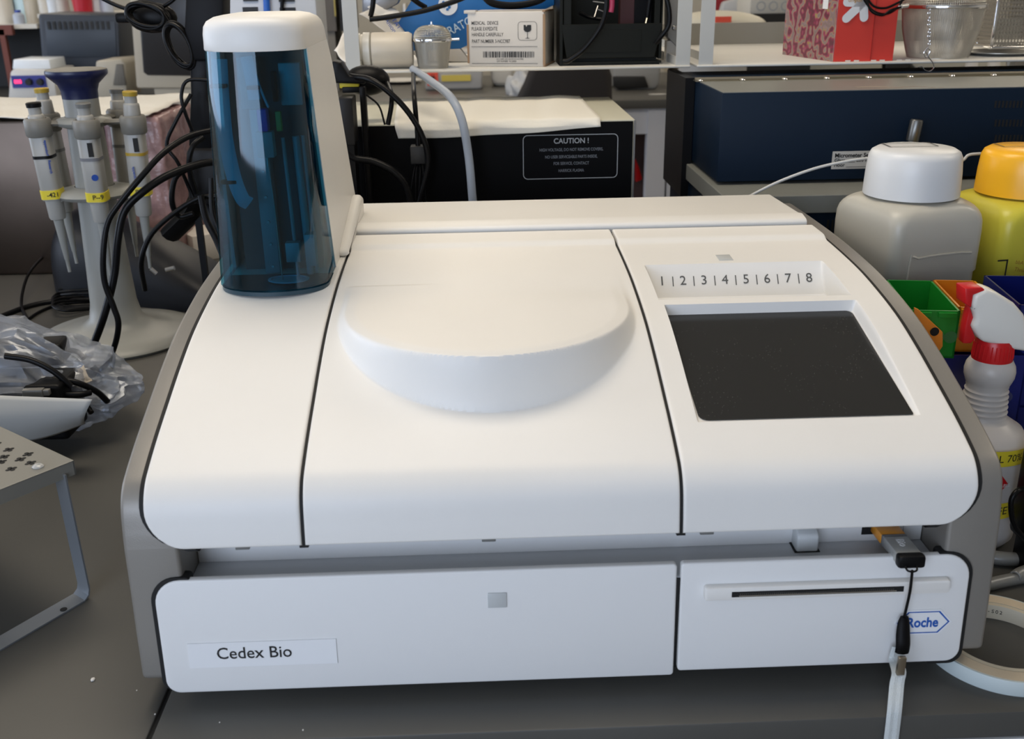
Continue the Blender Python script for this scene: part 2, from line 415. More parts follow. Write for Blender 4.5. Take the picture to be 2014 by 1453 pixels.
# small indicator windows
M_IND = mat('grey_indicator', (.16, .165, .16), .35, lin=True)
for cx in (-.2205, -.054, .0955):
    part('indicator_window', B((cx-.0048, .6030, .1150), (cx+.0048, .6060, .1195), bev=.0006), M_IND, an)
zt = zs(.895)+OFF
p, n = pt(s_of_y(.900)); bm = bmesh.new(); box(bm, (-.0065, -.008, 0), (.0065, .008, .0005), bev=.0002)
bmesh.ops.transform(bm, matrix=frame((.170, p.y, p.z+OFF), XR, (0, n.z, -n.y)), verts=bm.verts); part('indicator_window', bm, mat('pale_grey_indicator', (.50, .52, .52), .35, lin=True), an)
# screen
f0 = zs(.656)+OFF-.0018; f1 = zs(.790)+OFF-.0095; sl = (f1-f0)/.134
L_ = math.hypot(1, sl)
SO = Vector((.0985, .6570, f0+sl*.001+.0004)); YD = Vector((0, 1, sl)).normalized()
m_ = bpy.data.materials.new('dusty_screen_glass'); m_.use_nodes = True; nt = m_.node_tree; b = nt.nodes['Principled BSDF']
b.inputs['Roughness'].default_value = .2; b.inputs['Specular IOR Level'].default_value = .45
tc = nt.nodes.new('ShaderNodeTexCoord'); vo = nt.nodes.new('ShaderNodeTexVoronoi'); vo.inputs['Scale'].default_value = 420
ns_ = nt.nodes.new('ShaderNodeTexNoise'); ns_.inputs['Scale'].default_value = 40
nt.links.new(tc.outputs['Object'], vo.inputs['Vector']); nt.links.new(tc.outputs['Object'], ns_.inputs['Vector'])
mt = nt.nodes.new('ShaderNodeMath'); mt.operation = 'LESS_THAN'; nt.links.new(vo.outputs['Distance'], mt.inputs[0]); mt.inputs[1].default_value = .13
mt3 = nt.nodes.new('ShaderNodeMath'); mt3.operation = 'GREATER_THAN'; nt.links.new(ns_.outputs[0], mt3.inputs[0]); mt3.inputs[1].default_value = .53
mt2 = nt.nodes.new('ShaderNodeMath'); mt2.operation = 'MULTIPLY'; nt.links.new(mt.outputs[0], mt2.inputs[0]); nt.links.new(mt3.outputs[0], mt2.inputs[1])
mix = nt.nodes.new('ShaderNodeMix'); mix.data_type = 'RGBA'; mix.inputs[6].default_value = (.020, .020, .019, 1); mix.inputs[7].default_value = (.07, .07, .065, 1)
nt.links.new(mt2.outputs[0], mix.inputs[0]); nt.links.new(mix.outputs[2], b.inputs['Base Color'])
SW = .2530-.0985; SH = (.7960-.6570)*L_
bm = bmesh.new(); prism(bm, rrect(0, 0, SW, SH, [.006, .0015, .007, .001]), 'z', 0, .0006, M=frame(SO, XR, YD)); part('display_screen', bm, m_, an, 0)
# dusting of yellowed tape mark under the screen
# position numbers on the slot's back face
ny = Vector((0, .022, .027)).normalized()
zb0 = zs(.863)+OFF-.027; zb1 = zs(.885)+OFF
M_NUM = mat('dark_grey_ink', (.10, .10, .095), .6, lin=True)
def slotpt(px, py):
    A = Vector((0, .863, zs(.863)+OFF-.027)); Bq = Vector((0, .885, zs(.885)+OFF)); d = ray(px, py); nn = Vector((0, -(Bq-A).z, (Bq-A).y)).normalized()
    t = (A-CAMP).dot(nn)/d.dot(nn); return CAMP+d*t, nn, (Bq-A).normalized()
for i in range(8):
    q, nn, dy = slotpt(1302+41.3*i, 553.5-.95*i); text(an, 'position_number', str(i+1), q+nn*.0004, XR, dy, .0091, M_NUM)
    if i < 7:
        q, nn, dy = slotpt(1323.5+41.2*i, 554-.95*i); bm = bmesh.new(); box(bm, (-.0004, -.0045, -.0001), (.0004, .0048, .0002)); bmesh.ops.transform(bm, matrix=frame(q+nn*.0003, XR, dy), verts=bm.verts)
        part('position_mark', bm, M_NUM, an, 0)
# doors ------------------------------------------------------
def doorpts(x0, x1, z0, z1, left, right):
    return rrect(x0, z0, x1, z1, [max(.0026, v) for v in (.018*right, .018*left, .010*left, .010*right)], 8)
def door(name, x0, x1, z0, z1, left, right, yf=.5935):
    bm = bmesh.new(); prism(bm, doorpts(x0, x1, z0, z1, left, right), 'y', yf, yf+.006, bev=.0014, seg=3)
    for v in bm.verts: v.co.y += .065*(v.co.z-z0)*.9       # leans back towards the top
    return part(name, bm, M_DOOR, an, 35)
dl = door('front_door', -.2828, .0752, .0065, .0950, 1, .1)
dr = door('printer_door', .0779, .2812, .0100, .0955, .1, 1)
for x0, x1, xi, a, b_ in ((-.2856, -.258, 0, 1, 0), (.2838, .258, 0, 0, 1)):
    bm = bmesh.new(); prism(bm, doorpts(min(x0, x1), max(x0, x1), .0075, .0965, a, b_), 'y', .5948, .6042)
    for v in bm.verts: v.co.y += .0585*(v.co.z-.0065)
    part('door_gasket', bm, M_GAP, an, 0)
bm = bmesh.new(); box(bm, (.068, .5990, .0095), (.086, .6038, .0835)); part('door_gasket', bm, M_GAP, an, 0)
def dooryz(z, z0=.0065): return .5935+.0585*(z-z0)
def doorM(px, py, lift=.0004):
    p = at(px, py, .5965)
    for _ in range(4): p = at(px, py, dooryz(p.z)-lift)
    return p
DYD = Vector((0, .0585, 1)).normalized()
# name label
p0 = doorM(371, 1290); p1 = doorM(662, 1275)
hh = .0115
bm = bmesh.new(); box(bm, (0, -hh*.85, -.0002), ((p1-p0).length, hh*.85, .0003)); bmesh.ops.transform(bm, matrix=frame(p0, XR, DYD), verts=bm.verts)
nl = part('name_label', bm, mat('white_label', (.80, .81, .82), .5, lin=True), dl, 0, label='clear white printed name label')
text(nl, 'label_lettering', 'Cedex Bio', doorM(500, 1284, .0009), XR, DYD, .0094, M_INK, bold=.00005, sx=.95)
p = doorM(978, 1180); bm = bmesh.new(); box(bm, (-.0065, -.0057, -.0002), (.0065, .0057, .0006), bev=.0003); bmesh.ops.transform(bm, matrix=frame(p, XR, DYD), verts=bm.verts)
part('indicator_window', bm, mat('pale_grey_indicator', (.50, .52, .52), .35, lin=True), dl)
# printer bar and slot
pa = doorM(1383, 1162); pb = doorM(1862, 1150); bl = (pb-pa).length
hb = .0052
bm = bmesh.new()
prism(bm, rrect(0, -hb, bl, hb, .0022, 4), 'z', -.001, .0058, bev=.0015, M=frame(pa, XR, DYD))
bar = part('paper_bar', bm, M_WHITE, dr, 35)
qa = doorM(1435, 1164)-pa; qb = doorM(1770, 1156)-pa
bm = bmesh.new(); box(bm, (qa.x, -.0022, .005), (qb.x, .0019, .0061)); bmesh.ops.transform(bm, matrix=frame(pa, XR, DYD), verts=bm.verts)
slot = part('paper_slot', bm, M_GAP, bar, 0)
bm = bmesh.new(); n_ = 78
for i in range(n_):
    x = qa.x+.006+(qb.x-qa.x-.012)*i/n_
    t = bmesh.new(); bmesh.ops.create_cone(t, cap_ends=True, segments=4, radius1=.0008, radius2=0, depth=.0014, matrix=Matrix.Translation((x, -.0002+.0003*math.cos(i*.1), .0061)) @ Matrix.Rotation(math.radians(90), 4, 'X')); add(bm, t)
box(bm, (qa.x+.005, -.0018, .0055), (qb.x-.005, -.0009, .0063))
bmesh.ops.transform(bm, matrix=frame(pa, XR, DYD), verts=bm.verts); part('tear_edge', bm, M_STEEL, slot, 0)
# hexagon logo
M_LB = mat('logo_blue', (.015, .10, .42), .45, lin=True)
c_ = doorM(1815, 1223)
def hexa(w_, h_, k): return [(-w_+k, -h_), (w_-k, -h_), (w_, 0), (w_-k, h_), (-w_+k, h_), (-w_, 0)]
bm = bmesh.new(); prism(bm, hexa(.0206, .0100, .0088), 'z', 0, .0003, M=frame(c_, XR, DYD)); lg = part('logo_sticker', bm, mat('white_label', None), dr, 0)
bm = bmesh.new(); t = bmesh.new(); o1 = hexa(.0190, .0087, .0077); o2 = hexa(.0177, .0079, .0072)
a_ = [t.verts.new((x, y, 0)) for x, y in o1]; b_ = [t.verts.new((x, y, 0)) for x, y in o2]
for i in range(6): t.faces.new((a_[i], a_[(i+1) % 6], b_[(i+1) % 6], b_[i]))
bmesh.ops.transform(t, matrix=frame(c_+Vector((0, -.0005, 0)), XR, DYD), verts=t.verts); add(bm, t); part('logo_outline', bm, M_LB, lg, 0)
text(lg, 'logo_lettering', 'Roche', c_+Vector((-.0005, -.0006, -.0003)), XR, DYD, .0079, M_LB, bold=.00026, sx=.82)
# small dirt smudges on the printer door
for px, py, r in ((1711, 1117, .0012), (1700, 1108, .0007), (1735, 1101, .0008)):
    p = doorM(px, py, .0001); bm = bmesh.new(); lathe(bm, [(0, 0), (r, 0), (r*.8, .0001), (0, .0001)], seg=12); bmesh.ops.transform(bm, matrix=frame(p, XR, DYD), verts=bm.verts)
    part('dirt_spot', bm, mat('grey_smudge', (.42, .42, .41), .8, lin=True), dr)
# release button on the ledge and USB port in the recess wall
bm = bmesh.new(); prism(bm, [(.6265, .0838), (.6265, .0965), (.6285, .0985), (.6400, .1040), (.6402, .0838)], 'x', .1670, .1830, bev=.0018, seg=3)
part('release_button', bm, mat('pale_grey_plastic', (.60, .62, .62), .4, lin=True), an)
bm = bmesh.new(); prism(bm, [(.6262, .0838), (.6262, .0846), (.640, .0846), (.640, .0838)], 'x', .1658, .1842); part('button_gap', bm, M_GAP, an, 0)
part('usb_port', B((.2185, .6392, .0895), (.2455, .6401, .1025)), M_GAP, an, 0)
part('recess_panel', B((.2490, .6385, .0845), (.2622, .6399, .125)), mat('pale_recess', (.70, .70, .68), .5, lin=True), an, 0)
# ---------------------------------------------------------------- tower
M_GLASS = clear_mat('blue_tinted_acrylic', (.25, .545, .63), gloss=.065, rough=.04)
TC = Vector((-.2315, .876))
def foot(hw, yf, yb, n=28, xc=TC.x):
    """tower footprint: round front, straight flanks, rounded back"""
    out = []; RY = .030
    for i in range(n+1):
        a = math.pi+math.pi*i/n; out.append((xc+hw*math.cos(a), yf+RY+RY*math.sin(a)))
    rb = .018
    for i in range(9):
        a = math.radians(0+90*i/8); out.append((xc+hw-rb+rb*math.cos(a), yb-rb+rb*math.sin(a)))
    for i in range(9):
        a = math.radians(90+90*i/8); out.append((xc-hw+rb+rb*math.cos(a), yb-rb+rb*math.sin(a)))
    return out
def ring_loft(bm, rings, cap=True):
    t = bmesh.new(); R = [[t.verts.new(p) for p in r] for r in rings]
    for A, Bb in zip(R[:-1], R[1:]):
        n = len(A)
        for i in range(n): t.faces.new((A[i], A[(i+1) % n], Bb[(i+1) % n], Bb[i]))
    if cap: t.faces.new(R[0][::-1]); t.faces.new(R[-1])
    bmesh.ops.recalc_face_normals(t, faces=t.faces); add(bm, t)
def th(z):   # half width, front Y, back Y, centre x at height z
    k = (z-.225)/(.42-.225); k = max(-.1, k)
    return .0472-.0062*k, .8265+.0065*k, 1.045-.062*k, -.2322+.0022*k
ZC = .4215   # underside of the cap
# cap: top profile drops to the rear
def back(z, R=.066, zt=.4490):   # rear line with a big rounded shoulder
    y = 1.012+.56*max(0, ZC-z)
    if z > zt-R: y -= R-math.sqrt(max(0, R*R-(z-zt+R)**2))
    return y
rings = []
for zz, ins in ((ZC, 0.0006), (ZC+.0012, 0), (.428, 0), (.434, 0), (.4395, .0008), (.4435, .003), (.4465, .008), (.4478, .014)):
    hw, yf, yb, xc = th(min(zz, .43)); hw -= ins
    rings.append([(x, y, zz) for x, y in foot(hw, yf+ins, back(zz)-ins*.3, xc=xc)])
bm = bmesh.new(); ring_loft(bm, rings)
tw = part('probe_tower', bm, M_WHITE, an, 60, label='white cap of the sampling tower')
# white rear column with a curved front boundary (side walls + back)
def bound(z): return .862+.040*max(0, min(1, (.42-z)/.2))**1.2+ (0 if z < .405 else 0)
bm = bmesh.new(); t = bmesh.new(); rings = []
zl = lin(.2285, ZC+.0008, 26)
for z in zl:
    hw, yf, yb, xc = th(z); yb = back(z); rb = .018; yy = bound(z)
    o = [(xc+hw, yy)]+[(xc+hw-rb+rb*math.cos(math.radians(a)), yb-rb+rb*math.sin(math.radians(a))) for a in range(0, 91, 10)]
    o += [(xc-hw+rb+rb*math.cos(math.radians(a)), yb-rb+rb*math.sin(math.radians(a))) for a in range(90, 181, 10)]+[(xc-hw, yy+.006)]
    wi = .003
    inn = [(xc-hw+wi, yy+.006), (xc-hw+wi, yb-.02), (xc-hw+.02, yb-wi), (xc+hw-.02, yb-wi), (xc+hw-wi, yb-.02), (xc+hw-wi, yy)]
    rings.append([(x, y, z) for x, y in o+inn])
ring_loft(bm, rings); part('tower_column', bm, M_WHITE, tw, 35)
# blue shell
bm = bmesh.new(); t = bmesh.new(); rows = []
def arc(z, e=0):
    hw, yf, yb, xc = th(z); hw -= e; yf += e; o = []
    ye = bound(z)+.008
    o.append((xc-hw, ye))
    for i in range(37):
        a = math.pi+math.pi*i/36; o.append((xc+hw*math.cos(a), yf+.030+.030*math.sin(a)))
    o.append((xc+hw, ye)); return o
zl = lin(.2300, ZC+.0004, 24)
for z, e in [(.2292, .004), (.2296, .0015)]+[(z, .0006) for z in zl]+[(z, .0028) for z in zl[::-1]]+[(.2296, .004)]:
    rows.append([t.verts.new((x, y, z)) for x, y in arc(z, e)])
for A, Bb in zip(rows[:-1], rows[1:]):
    for i in range(len(A)-1): t.faces.new((A[i], A[i+1], Bb[i+1], Bb[i]))
bmesh.ops.recalc_face_normals(t, faces=t.faces); add(bm, t)
part('tower_window', bm, M_GLASS, tw, 60, label='blue tinted see-through shell of the tower')
# lower rim + round base plate
bm = bmesh.new(); rings = []
for z, e in ((.2250, .001), (.2285, .001), (.2285, .0035), (.2250, .0035)):
    hw, yf, yb, xc = th(.228); rings.append([(x, y, z) for x, y in foot(hw-e, yf+e, 1.0-e)])
ring_loft(bm, rings[:2]); part('tower_base', bm, mat('dark_teal_plastic', (.02, .05, .07), .3, lin=True), tw, 40)
# foot block at right of the tower
bm = bmesh.new(); prism(bm, [(.928, .2310), (.960, .2320), (1.000, .2335), (1.08, .2335), (1.085, .256), (1.070, .261), (1.052, .2605), (1.01, .252), (.96, .243), (.93, .2370)], 'x', -.1885, -.1765, bev=.004, seg=3)
part('hinge_cover', bm, M_WHITE, an, 40)
# mechanism inside the tower
M_MECH = mat('anodised_metal', (.42, .46, .47), .45, .2, lin=True)
M_MD = mat('dark_mechanism', (.075, .085, .09), .5, lin=True)
M_RIB = mat('pale_blue_ribbon', (.42, .66, .78), .4, lin=True)
bm = bmesh.new(); box(bm, (-.266, .8995, .2295), (-.196, .9030, ZC-.001)); part('mechanism_plate', bm, M_MD, tw, 0)
bm = bmesh.new(); box(bm, (-.2455, .884, .2295), (-.2325, .8994, .372), bev=.0008); box(bm, (-.252, .887, .372), (-.236, .8990, .414), bev=.001)
mp = part('guide_rail', bm, M_MECH, tw)
for z in (.236, .256, .276, .298, .32, .342, .386, .402):
    bm = bmesh.new(); lathe(bm, [(0, -.0012), (.0012, -.0012), (.0015, 0), (0, 0)], seg=12, M=Matrix.Translation((-.2385, .8838, z)) @ Matrix.Rotation(math.radians(-90), 4, 'X')); part('screw', bm, M_STEEL, mp)
bm = bmesh.new(); tube(bm, [(-.262, .872, .414), (-.263, .868, .38), (-.263, .866, .35), (-.259, .862, .32), (-.2535, .860, .302), (-.2485, .862, .297)], .0062, flat=.16, seg=10); part('flat_cable', bm, M_RIB, tw)
bm = bmesh.new(); tube(bm, [(-.2395, .868, .416), (-.2370, .866, .398), (-.2360, .866, .382)], .0050, flat=.18, seg=10); tube(bm, [(-.2325, .864, .402), (-.2285, .862, .388), (-.2245, .862, .376)], .0010); part('flat_cable', bm, M_RIB, tw)
bm = bmesh.new(); box(bm, (-.2340, .858, .357), (-.2260, .870, .375), bev=.0012); cb = part('connector_block', bm, mat('bright_blue_plastic', (.01, .10, .75), .35, lin=True), tw)
bm = bmesh.new(); box(bm, (-.2362, .856, .336), (-.2225, .868, .357), bev=.0008); part('probe_holder', bm, mat('clear_grey_acrylic', (.30, .42, .42), .3, lin=True), tw)
bm = bmesh.new(); box(bm, (-.2205, .866, .356), (-.2160, .872, .372), bev=.0006); part('coil_block', bm, mat('yellow_green_tape', (.45, .50, .10), .5, lin=True), tw)
bm = bmesh.new(); tube(bm, [(-.2290, .860, .336), (-.2275, .860, .300), (-.2265, .860, .2300)], .0006, smooth=0); lathe(bm, [(0, .328), (.0016, .328), (.0016, .337), (0, .337)], (-.229, .860, 0), 12); part('sampling_needle', bm, M_STEEL, tw)
bm = bmesh.new()
for x, r, y in ((-.2160, .0016, .872), (-.2065, .0032, .880), (-.2015, .002, .884)): tube(bm, [(x-.001, y, .35), (x+.0015, y, .2295)], r, smooth=0)
part('guide_rod', bm, M_MECH, tw)
bm = bmesh.new(); box(bm, (-.222, .862, .245), (-.210, .872, .262), bev=.0005); part('sensor_block', bm, M_MECH, tw)
part('sensor_block', B((-.206, .866, .240), (-.197, .878, .268), bev=.0005), M_MECH, tw); part('sensor_block', B((-.216, .874, .376), (-.198, .886, .410), bev=.001), M_MECH, tw)
bm = bmesh.new(); lathe(bm, [(0, .2296), (.017, .2296), (.017, .2305), (.0145, .2308), (.0145, .2299), (0, .2299)], (-.2215, .862, 0), 40, sx=1.05, sy=.75); part('wash_dish', bm, M_RIB, tw)
for z in (.392, .314): part('cable_tie', B((-.2705, .860, z), (-.257, .868, z+.003), bev=.0005), M_BLACK, tw)
part('cable_tie', B((-.2400, .859, .3905), (-.2300, .866, .3935)), M_BLACK, tw); part('pinch_valve', B((-.2210, .864, .380), (-.2165, .872, .404), bev=.001), M_BLACK, tw)
# ---------------------------------------------------------------- usb stick and lanyard
us = thing('usb_stick', 'grey and orange usb stick plugged in above the printer door', 'usb stick', (.2335, .615, .0955))
def usbM(y): t = (.64-y)/.05; return Vector((.2338-.0010*t, y, .0955+.0020*t))
A_ = usbM(.640); Bq = usbM(.598); dX = (Bq-A_).normalized()
def ubox(n, m, s0, s1, hw, hh_, bev, **k):
    bm = bmesh.new(); box(bm, (-hw, s0, -hh_), (hw, s1, hh_), bev=bev); bmesh.ops.transform(bm, matrix=frame(A_, (1, 0, 0), dX), verts=bm.verts); return part(n, bm, m, us, **k)
ubox('connector_sleeve', mat('orange_plastic', (.75, .30, .03), .35, lin=True), -.0, .0190, .0090, .0038, .001)
ubox('stick_band', mat('dark_grey_band', (.16, .16, .16), .4, lin=True), 0.0190, .0225, .0088, .0040, .0008)
sb = ubox('stick_body', mat('satin_silver', (.42, .42, .40), .35, .3, lin=True), .0225, .0460, .0086, .0040, .001)
ubox('end_cap', M_BLACK, .0455, .0535, .0095, .0048, .0022)
bm = text_bm('Bio', .0058, bold=.0001); bmesh.ops.transform(bm, matrix=frame(A_+dX*.032+Vector((.001, 0, .0042)), dX, (1, 0, 0)), verts=bm.verts); part('lettering', bm, mat('white_print', (.8, .8, .8), .5, lin=True), sb, 0)
ln = thing('lanyard', 'black cord with clip and white woven strap hanging from the usb stick', 'lanyard', (.2, .58, .03))
E_ = A_+dX*.0535
bm = bmesh.new(); tube(bm, [E_+Vector((-.004, .002, -.001)), E_+Vector((-.003, -.003, -.004)), E_+Vector((.003, -.003, -.004)), E_+Vector((.004, .002, -.001))], .0007)
ck = doorM(1778, 1215, .006)
tube(bm, [E_+Vector((0, -.003, -.004)), (E_+ck)/2+Vector((.0012, -.001, 0)), ck], .0010); part('cord', bm, M_CABLE, ln)
cl = doorM(1774, 1282, .008)
bm = bmesh.new(); tube(bm, [ck+Vector((0, 0, .001)), ck+Vector((.0002, 0, -.004)), (ck+cl)/2, cl+Vector((0, 0, .006)), cl], lambda s: .0030+.0022*math.sin(min(1, s*1.6)*math.pi*.5), flat=.55, seg=8, smooth=3); part('clip', bm, M_BLACK, ln, 50)
s1 = at(1764, 1345, .566); s2 = at(1759, 1400, .5545); s3 = at(1752, 1460, .5535); s4 = at(1748, 1500, .553)
M_STRAP = mat('white_woven_strap', (.62, .66, .66), .7, lin=True, bump=.8, bscale=1400)
f1_ = at(1768, 1322, .572)
bm = bmesh.new()
def strap(bm, P_, w_):
    P_ = smooth_path(P_, 8); t = bmesh.new(); prev = None
    for p in P_:
        r_ = [t.verts.new(p+Vector((dx_*w_, dy_, 0))) for dx_, dy_ in ((-1, 0), (-.5, -.0008), (0, -.0003), (.5, -.0008), (1, 0), (0, .0006))]
        if prev:
            for k in range(6): t.faces.new((prev[k], prev[(k+1) % 6], r_[(k+1) % 6], r_[k]))
        prev = r_
    bmesh.ops.recalc_face_normals(t, faces=t.faces); add(bm, t)
strap(bm, [cl+Vector((-.002, .001, .004)), cl+Vector((-.0035, 0, -.006)), f1_, s1, s2, s3, s4], .0052); part('strap', bm, M_STRAP, ln, 0)
bm = bmesh.new(); fr_ = at(1772, 1309, .571); box(bm, (-.0028, -.0016, -.0075), (.0028, .0016, .0075), bev=.0006, M=Matrix.Translation(fr_)); part('ferrule', bm, mat('brass_grey', (.30, .26, .20), .3, .9, lin=True), ln)
# ================================================================ THINGS ON THE NEAR BENCH, RIGHT
M_CLEARTUBE = clear_mat('clear_tubing', (.80, .80, .77), gloss=.07, rough=.3, diffuse=(.36, .355, .33), dmix=.45)
# tape roll
tr = thing('tape_roll', 'large roll of white label tape lying flat by the analyser front right foot', 'tape', (.329, .627, BZ))
bm = bmesh.new(); lathe(bm, [(.0440, 0), (.0560, 0), (.0562, .0005), (.0562, .0115), (.056, .012), (.0440, .012), (.0440, 0)], (.329, .627, BZ), 96)
part('tape_winding', bm, mat('white_tape_edge', (.55, .62, .62), .4, lin=True), tr)
bm = bmesh.new(); lathe(bm, [(.0400, 0), (.0436, 0), (.0436, .0122), (.0400, .0122), (.0400, 0)], (.329, .627, BZ), 96)
part('cardboard_core', bm, mat('pale_cardboard', (.56, .50, .38), .8, lin=True), tr)
bm = bmesh.new(); lathe(bm, [(.0442, .0121), (.0545, .0121), (.0545, .0123), (.0442, .0123), (.0442, .0121)], (.329, .627, BZ), 96)
part('tape_side', bm, mat('beige_tape_side', (.60, .50, .36), .6, lin=True, var=.06, vscale=40), tr)
for i in range(9):
    a = math.radians(62+4.2*i); p = Vector((.329+.0399*math.cos(a), .627+.0399*math.sin(a), BZ+.0065))
    bm = text_bm('20S-02/11'[i], .0032); bmesh.ops.transform(bm, matrix=frame(p, (math.sin(a), -math.cos(a), 0), ZU), verts=bm.verts); part('printed_digit', bm, M_INK, tr, 0)
# clear tubing pieces
for nm, pts, r, lab in (('clear_tube', [(1900, 1085), (1960, 1097), (2014, 1100), (2080, 1096)], .0062, 'thick clear plastic tube lying behind the tape roll, nearest the spray bottle'),
                        ('clear_tube', [(1880, 1168), (1950, 1148), (2014, 1135), (2080, 1128)], .0052, 'clear plastic tube lying just behind the tape roll'),
                        ('clear_tube', [(1996, 1134), (2014, 1124), (2080, 1105)], .0050, 'short clear tube end lying between the two longer tubes')):
    bm = bmesh.new(); off = .003 if 'short' in lab else 0
    tube(bm, [on(x, y, BZ+r+off) for x, y in pts], r, seg=16, cap=False); 
    t_ = part(nm, bm, M_CLEARTUBE, None, 60, solid=.0014); tag(t_, lab, 'tubing')
# spray bottle
sx0, sy0 = .3815, .800
def hz(px, py, Y=sy0): return at(px, py, Y).z
sp = thing('spray_bottle', 'translucent spray bottle with red collar and white trigger head', 'spray bottle', (sx0, sy0, BZ))
M_HDPE = mat('milky_plastic', (.52, .49, .46), .35, lin=True, sub=.3)
prof = [(0, BZ), (.036, BZ), (.0405, BZ+.006), (.0415, .02), (.0415, .082), (.040, .090), (.034, .100), (.0235, .107), (.0200, .110)]
for i in range(6):
    z = .1105+i*.0047; q_ = .0004*i; prof += [(.0200-q_, z), (.0192-q_, z+.0011), (.0187-q_, z+.0023), (.0194-q_, z+.0039)]
prof += [(.0172, .1390), (.0185, .142), (.0203, .147), (.0207, .152), (.0198, .157), (.0170, .162), (.0135, .165), (.012, .168), (0, .168)]
bm = bmesh.new(); lathe(bm, prof, (sx0, sy0, 0), 64); body = part('bottle_body', bm, M_HDPE, sp, 50)
prof = [(.0, .1605), (.0160, .1605), (.0166, .1625), (.0156, .178), (.0146, .1805), (0, .1805)]
bm = bmesh.new(); lathe(bm, prof, (sx0, sy0, 0), 48)
for i in range(30):
    a = 2*math.pi*i/30; tube(bm, [(sx0+.0164*math.cos(a), sy0+.0164*math.sin(a), .165), (sx0+.0157*math.cos(a), sy0+.0157*math.sin(a), .177)], .0006, smooth=0, seg=6)
M_RED = mat('red_plastic', (.55, .012, .015), .3, lin=True)
part('collar', bm, M_RED, sp, 40)
Yh = .797
M_HEAD = mat('cream_white_plastic', (.74, .71, .64), .3, lin=True)
head = [(1905, 572), (1930, 560), (1950, 568), (1985, 590), (2004, 612), (2014, 650), (2020, 682), (2005, 684), (1985, 681), (1950, 672), (1921, 665), (1911, 650), (1903, 636), (1909, 620), (1908, 606), (1901, 598)]
head = [(at(x, y, Yh).x, at(x, y, Yh).z) for x, y in head]
bm = bmesh.new(); prism(bm, head, 'y', Yh-.0105, Yh+.0105, bev=.004, seg=3); lathe(bm, [(0, .180), (.0125, .180), (.0125, .190), (0, .190)], (sx0, sy0, 0), 32)
hd = part('trigger_head', bm, M_HEAD, sp, 50)
nz = [(1889, 561), (1922, 559), (1930, 566), (1905, 574), (1901, 600), (1889, 592)]
bm = bmesh.new(); prism(bm, [(at(x, y, Yh).x, at(x, y, Yh).z) for x, y in nz], 'y', Yh-.009, Yh+.009, bev=.0012); part('nozzle', bm, M_RED, hd)
tg = [(1903, 600), (1910, 622), (1904, 636), (1912, 655), (1914, 662), (1905, 672), (1889, 672), (1893, 640), (1898, 618)]
bm = bmesh.new(); prism(bm, [(at(x, y, Yh).x, at(x, y, Yh).z) for x, y in tg], 'y', Yh-.005, Yh+.005, bev=.0012); part('trigger', bm, M_RED, hd)
M_YEL = mat('yellow_label_tape', (.72, .58, .03), .5, lin=True)
def cyl_label(par, nm, cx, cy, r, a0, a1, z0, z1, m, s=None, th_=.0065, ta=None, tm=None):
    bm = bmesh.new(); grid(bm, lambda u, v: (cx+r*math.cos(a0+(a1-a0)*u), cy+r*math.sin(a0+(a1-a0)*u), z0+(z1-z0)*v), 24, 2)
    o = part(nm, bm, m, par, 180)
    if s:
        bm = text_bm(s, th_, ext=0)
        for v in bm.verts:
            a = ta+v.co.x/(r+.0003); v.co = Vector((cx+(r+.0004)*math.cos(a), cy+(r+.0004)*math.sin(a), (z0+z1)/2+v.co.y))
        part('label_lettering', bm, tm or M_INK, o, 0)
    return o
D = math.radians
cyl_label(sp, 'name_label', sx0, sy0, .0419, D(200), D(325), .0790, .0935, M_YEL, 'ETHANOL 70%', .0070, D(256))
cyl_label(sp, 'name_label', sx0, sy0, .0419, D(200), D(325), .028, .0435, M_YEL, 'SAFE G', .0078, D(282))
# red flammable diamond
bm = bmesh.new(); t = bmesh.new()
dc = D(265)
for (a, z) in ((0, .0775), (.36, .0625), (0, .0475), (-.36, .0625)):
    t.verts.new((sx0+.0421*math.cos(dc+a), sy0+.0421*math.sin(dc+a), z))
t.verts.ensure_lookup_table(); t.faces.new(t.verts); add(bm, t)
t = bmesh.new(); vs = []
def dsurf(u, v):
    a = (u-v)*.30; z = .0625+(u+v-1)*.0165
    return (sx0+.0421*math.cos(dc+a*1.1), sy0+.0421*math.sin(dc+a*1.1), z)
bm.free(); bm = bmesh.new(); grid(bm, dsurf, 10, 10); fd = part('hazard_label', bm, M_RED, sp, 180)
bm = text_bm('FLAMMABLE', .0032, ext=0)
for v in bm.verts:
    a = dc+.10+v.co.x/.0424; v.co = Vector((sx0+.0425*math.cos(a), sy0+.0425*math.sin(a), .0612+v.co.y))
part('label_lettering', bm, mat('white_print', None), fd, 0)
# black adapter at the right edge
p = at(2010, 1010, .735)
ad = thing('power_adapter', 'black rounded power adapter standing at the right edge in front of the spray bottle', 'power adapter', (p.x+.014, .735, BZ))
bm = bmesh.new(); ze = at(2010, 880, .735).z; box(bm, (p.x-.0035, .722, at(2005, 1062, .73).z), (p.x+.03, .748, ze), bev=.006, seg=3); part('housing', bm, M_BLACK, ad)
bm = bmesh.new(); tube(bm, [at(2012, 962, .722), at(2000, 966, .715), at(1989, 985, .713), at(1991, 1020, .713), at(2003, 1045, .715), at(2030, 1070, .72), at(2060, 1082, .72)], .0022); part('cord', bm, M_CABLE, ad)
bm = bmesh.new(); box(bm, (p.x+.004, .724, BZ), (p.x+.026, .746, at(2005, 1062, .73).z+.003), bev=.002); part('plug_base', bm, M_BLACK, ad)
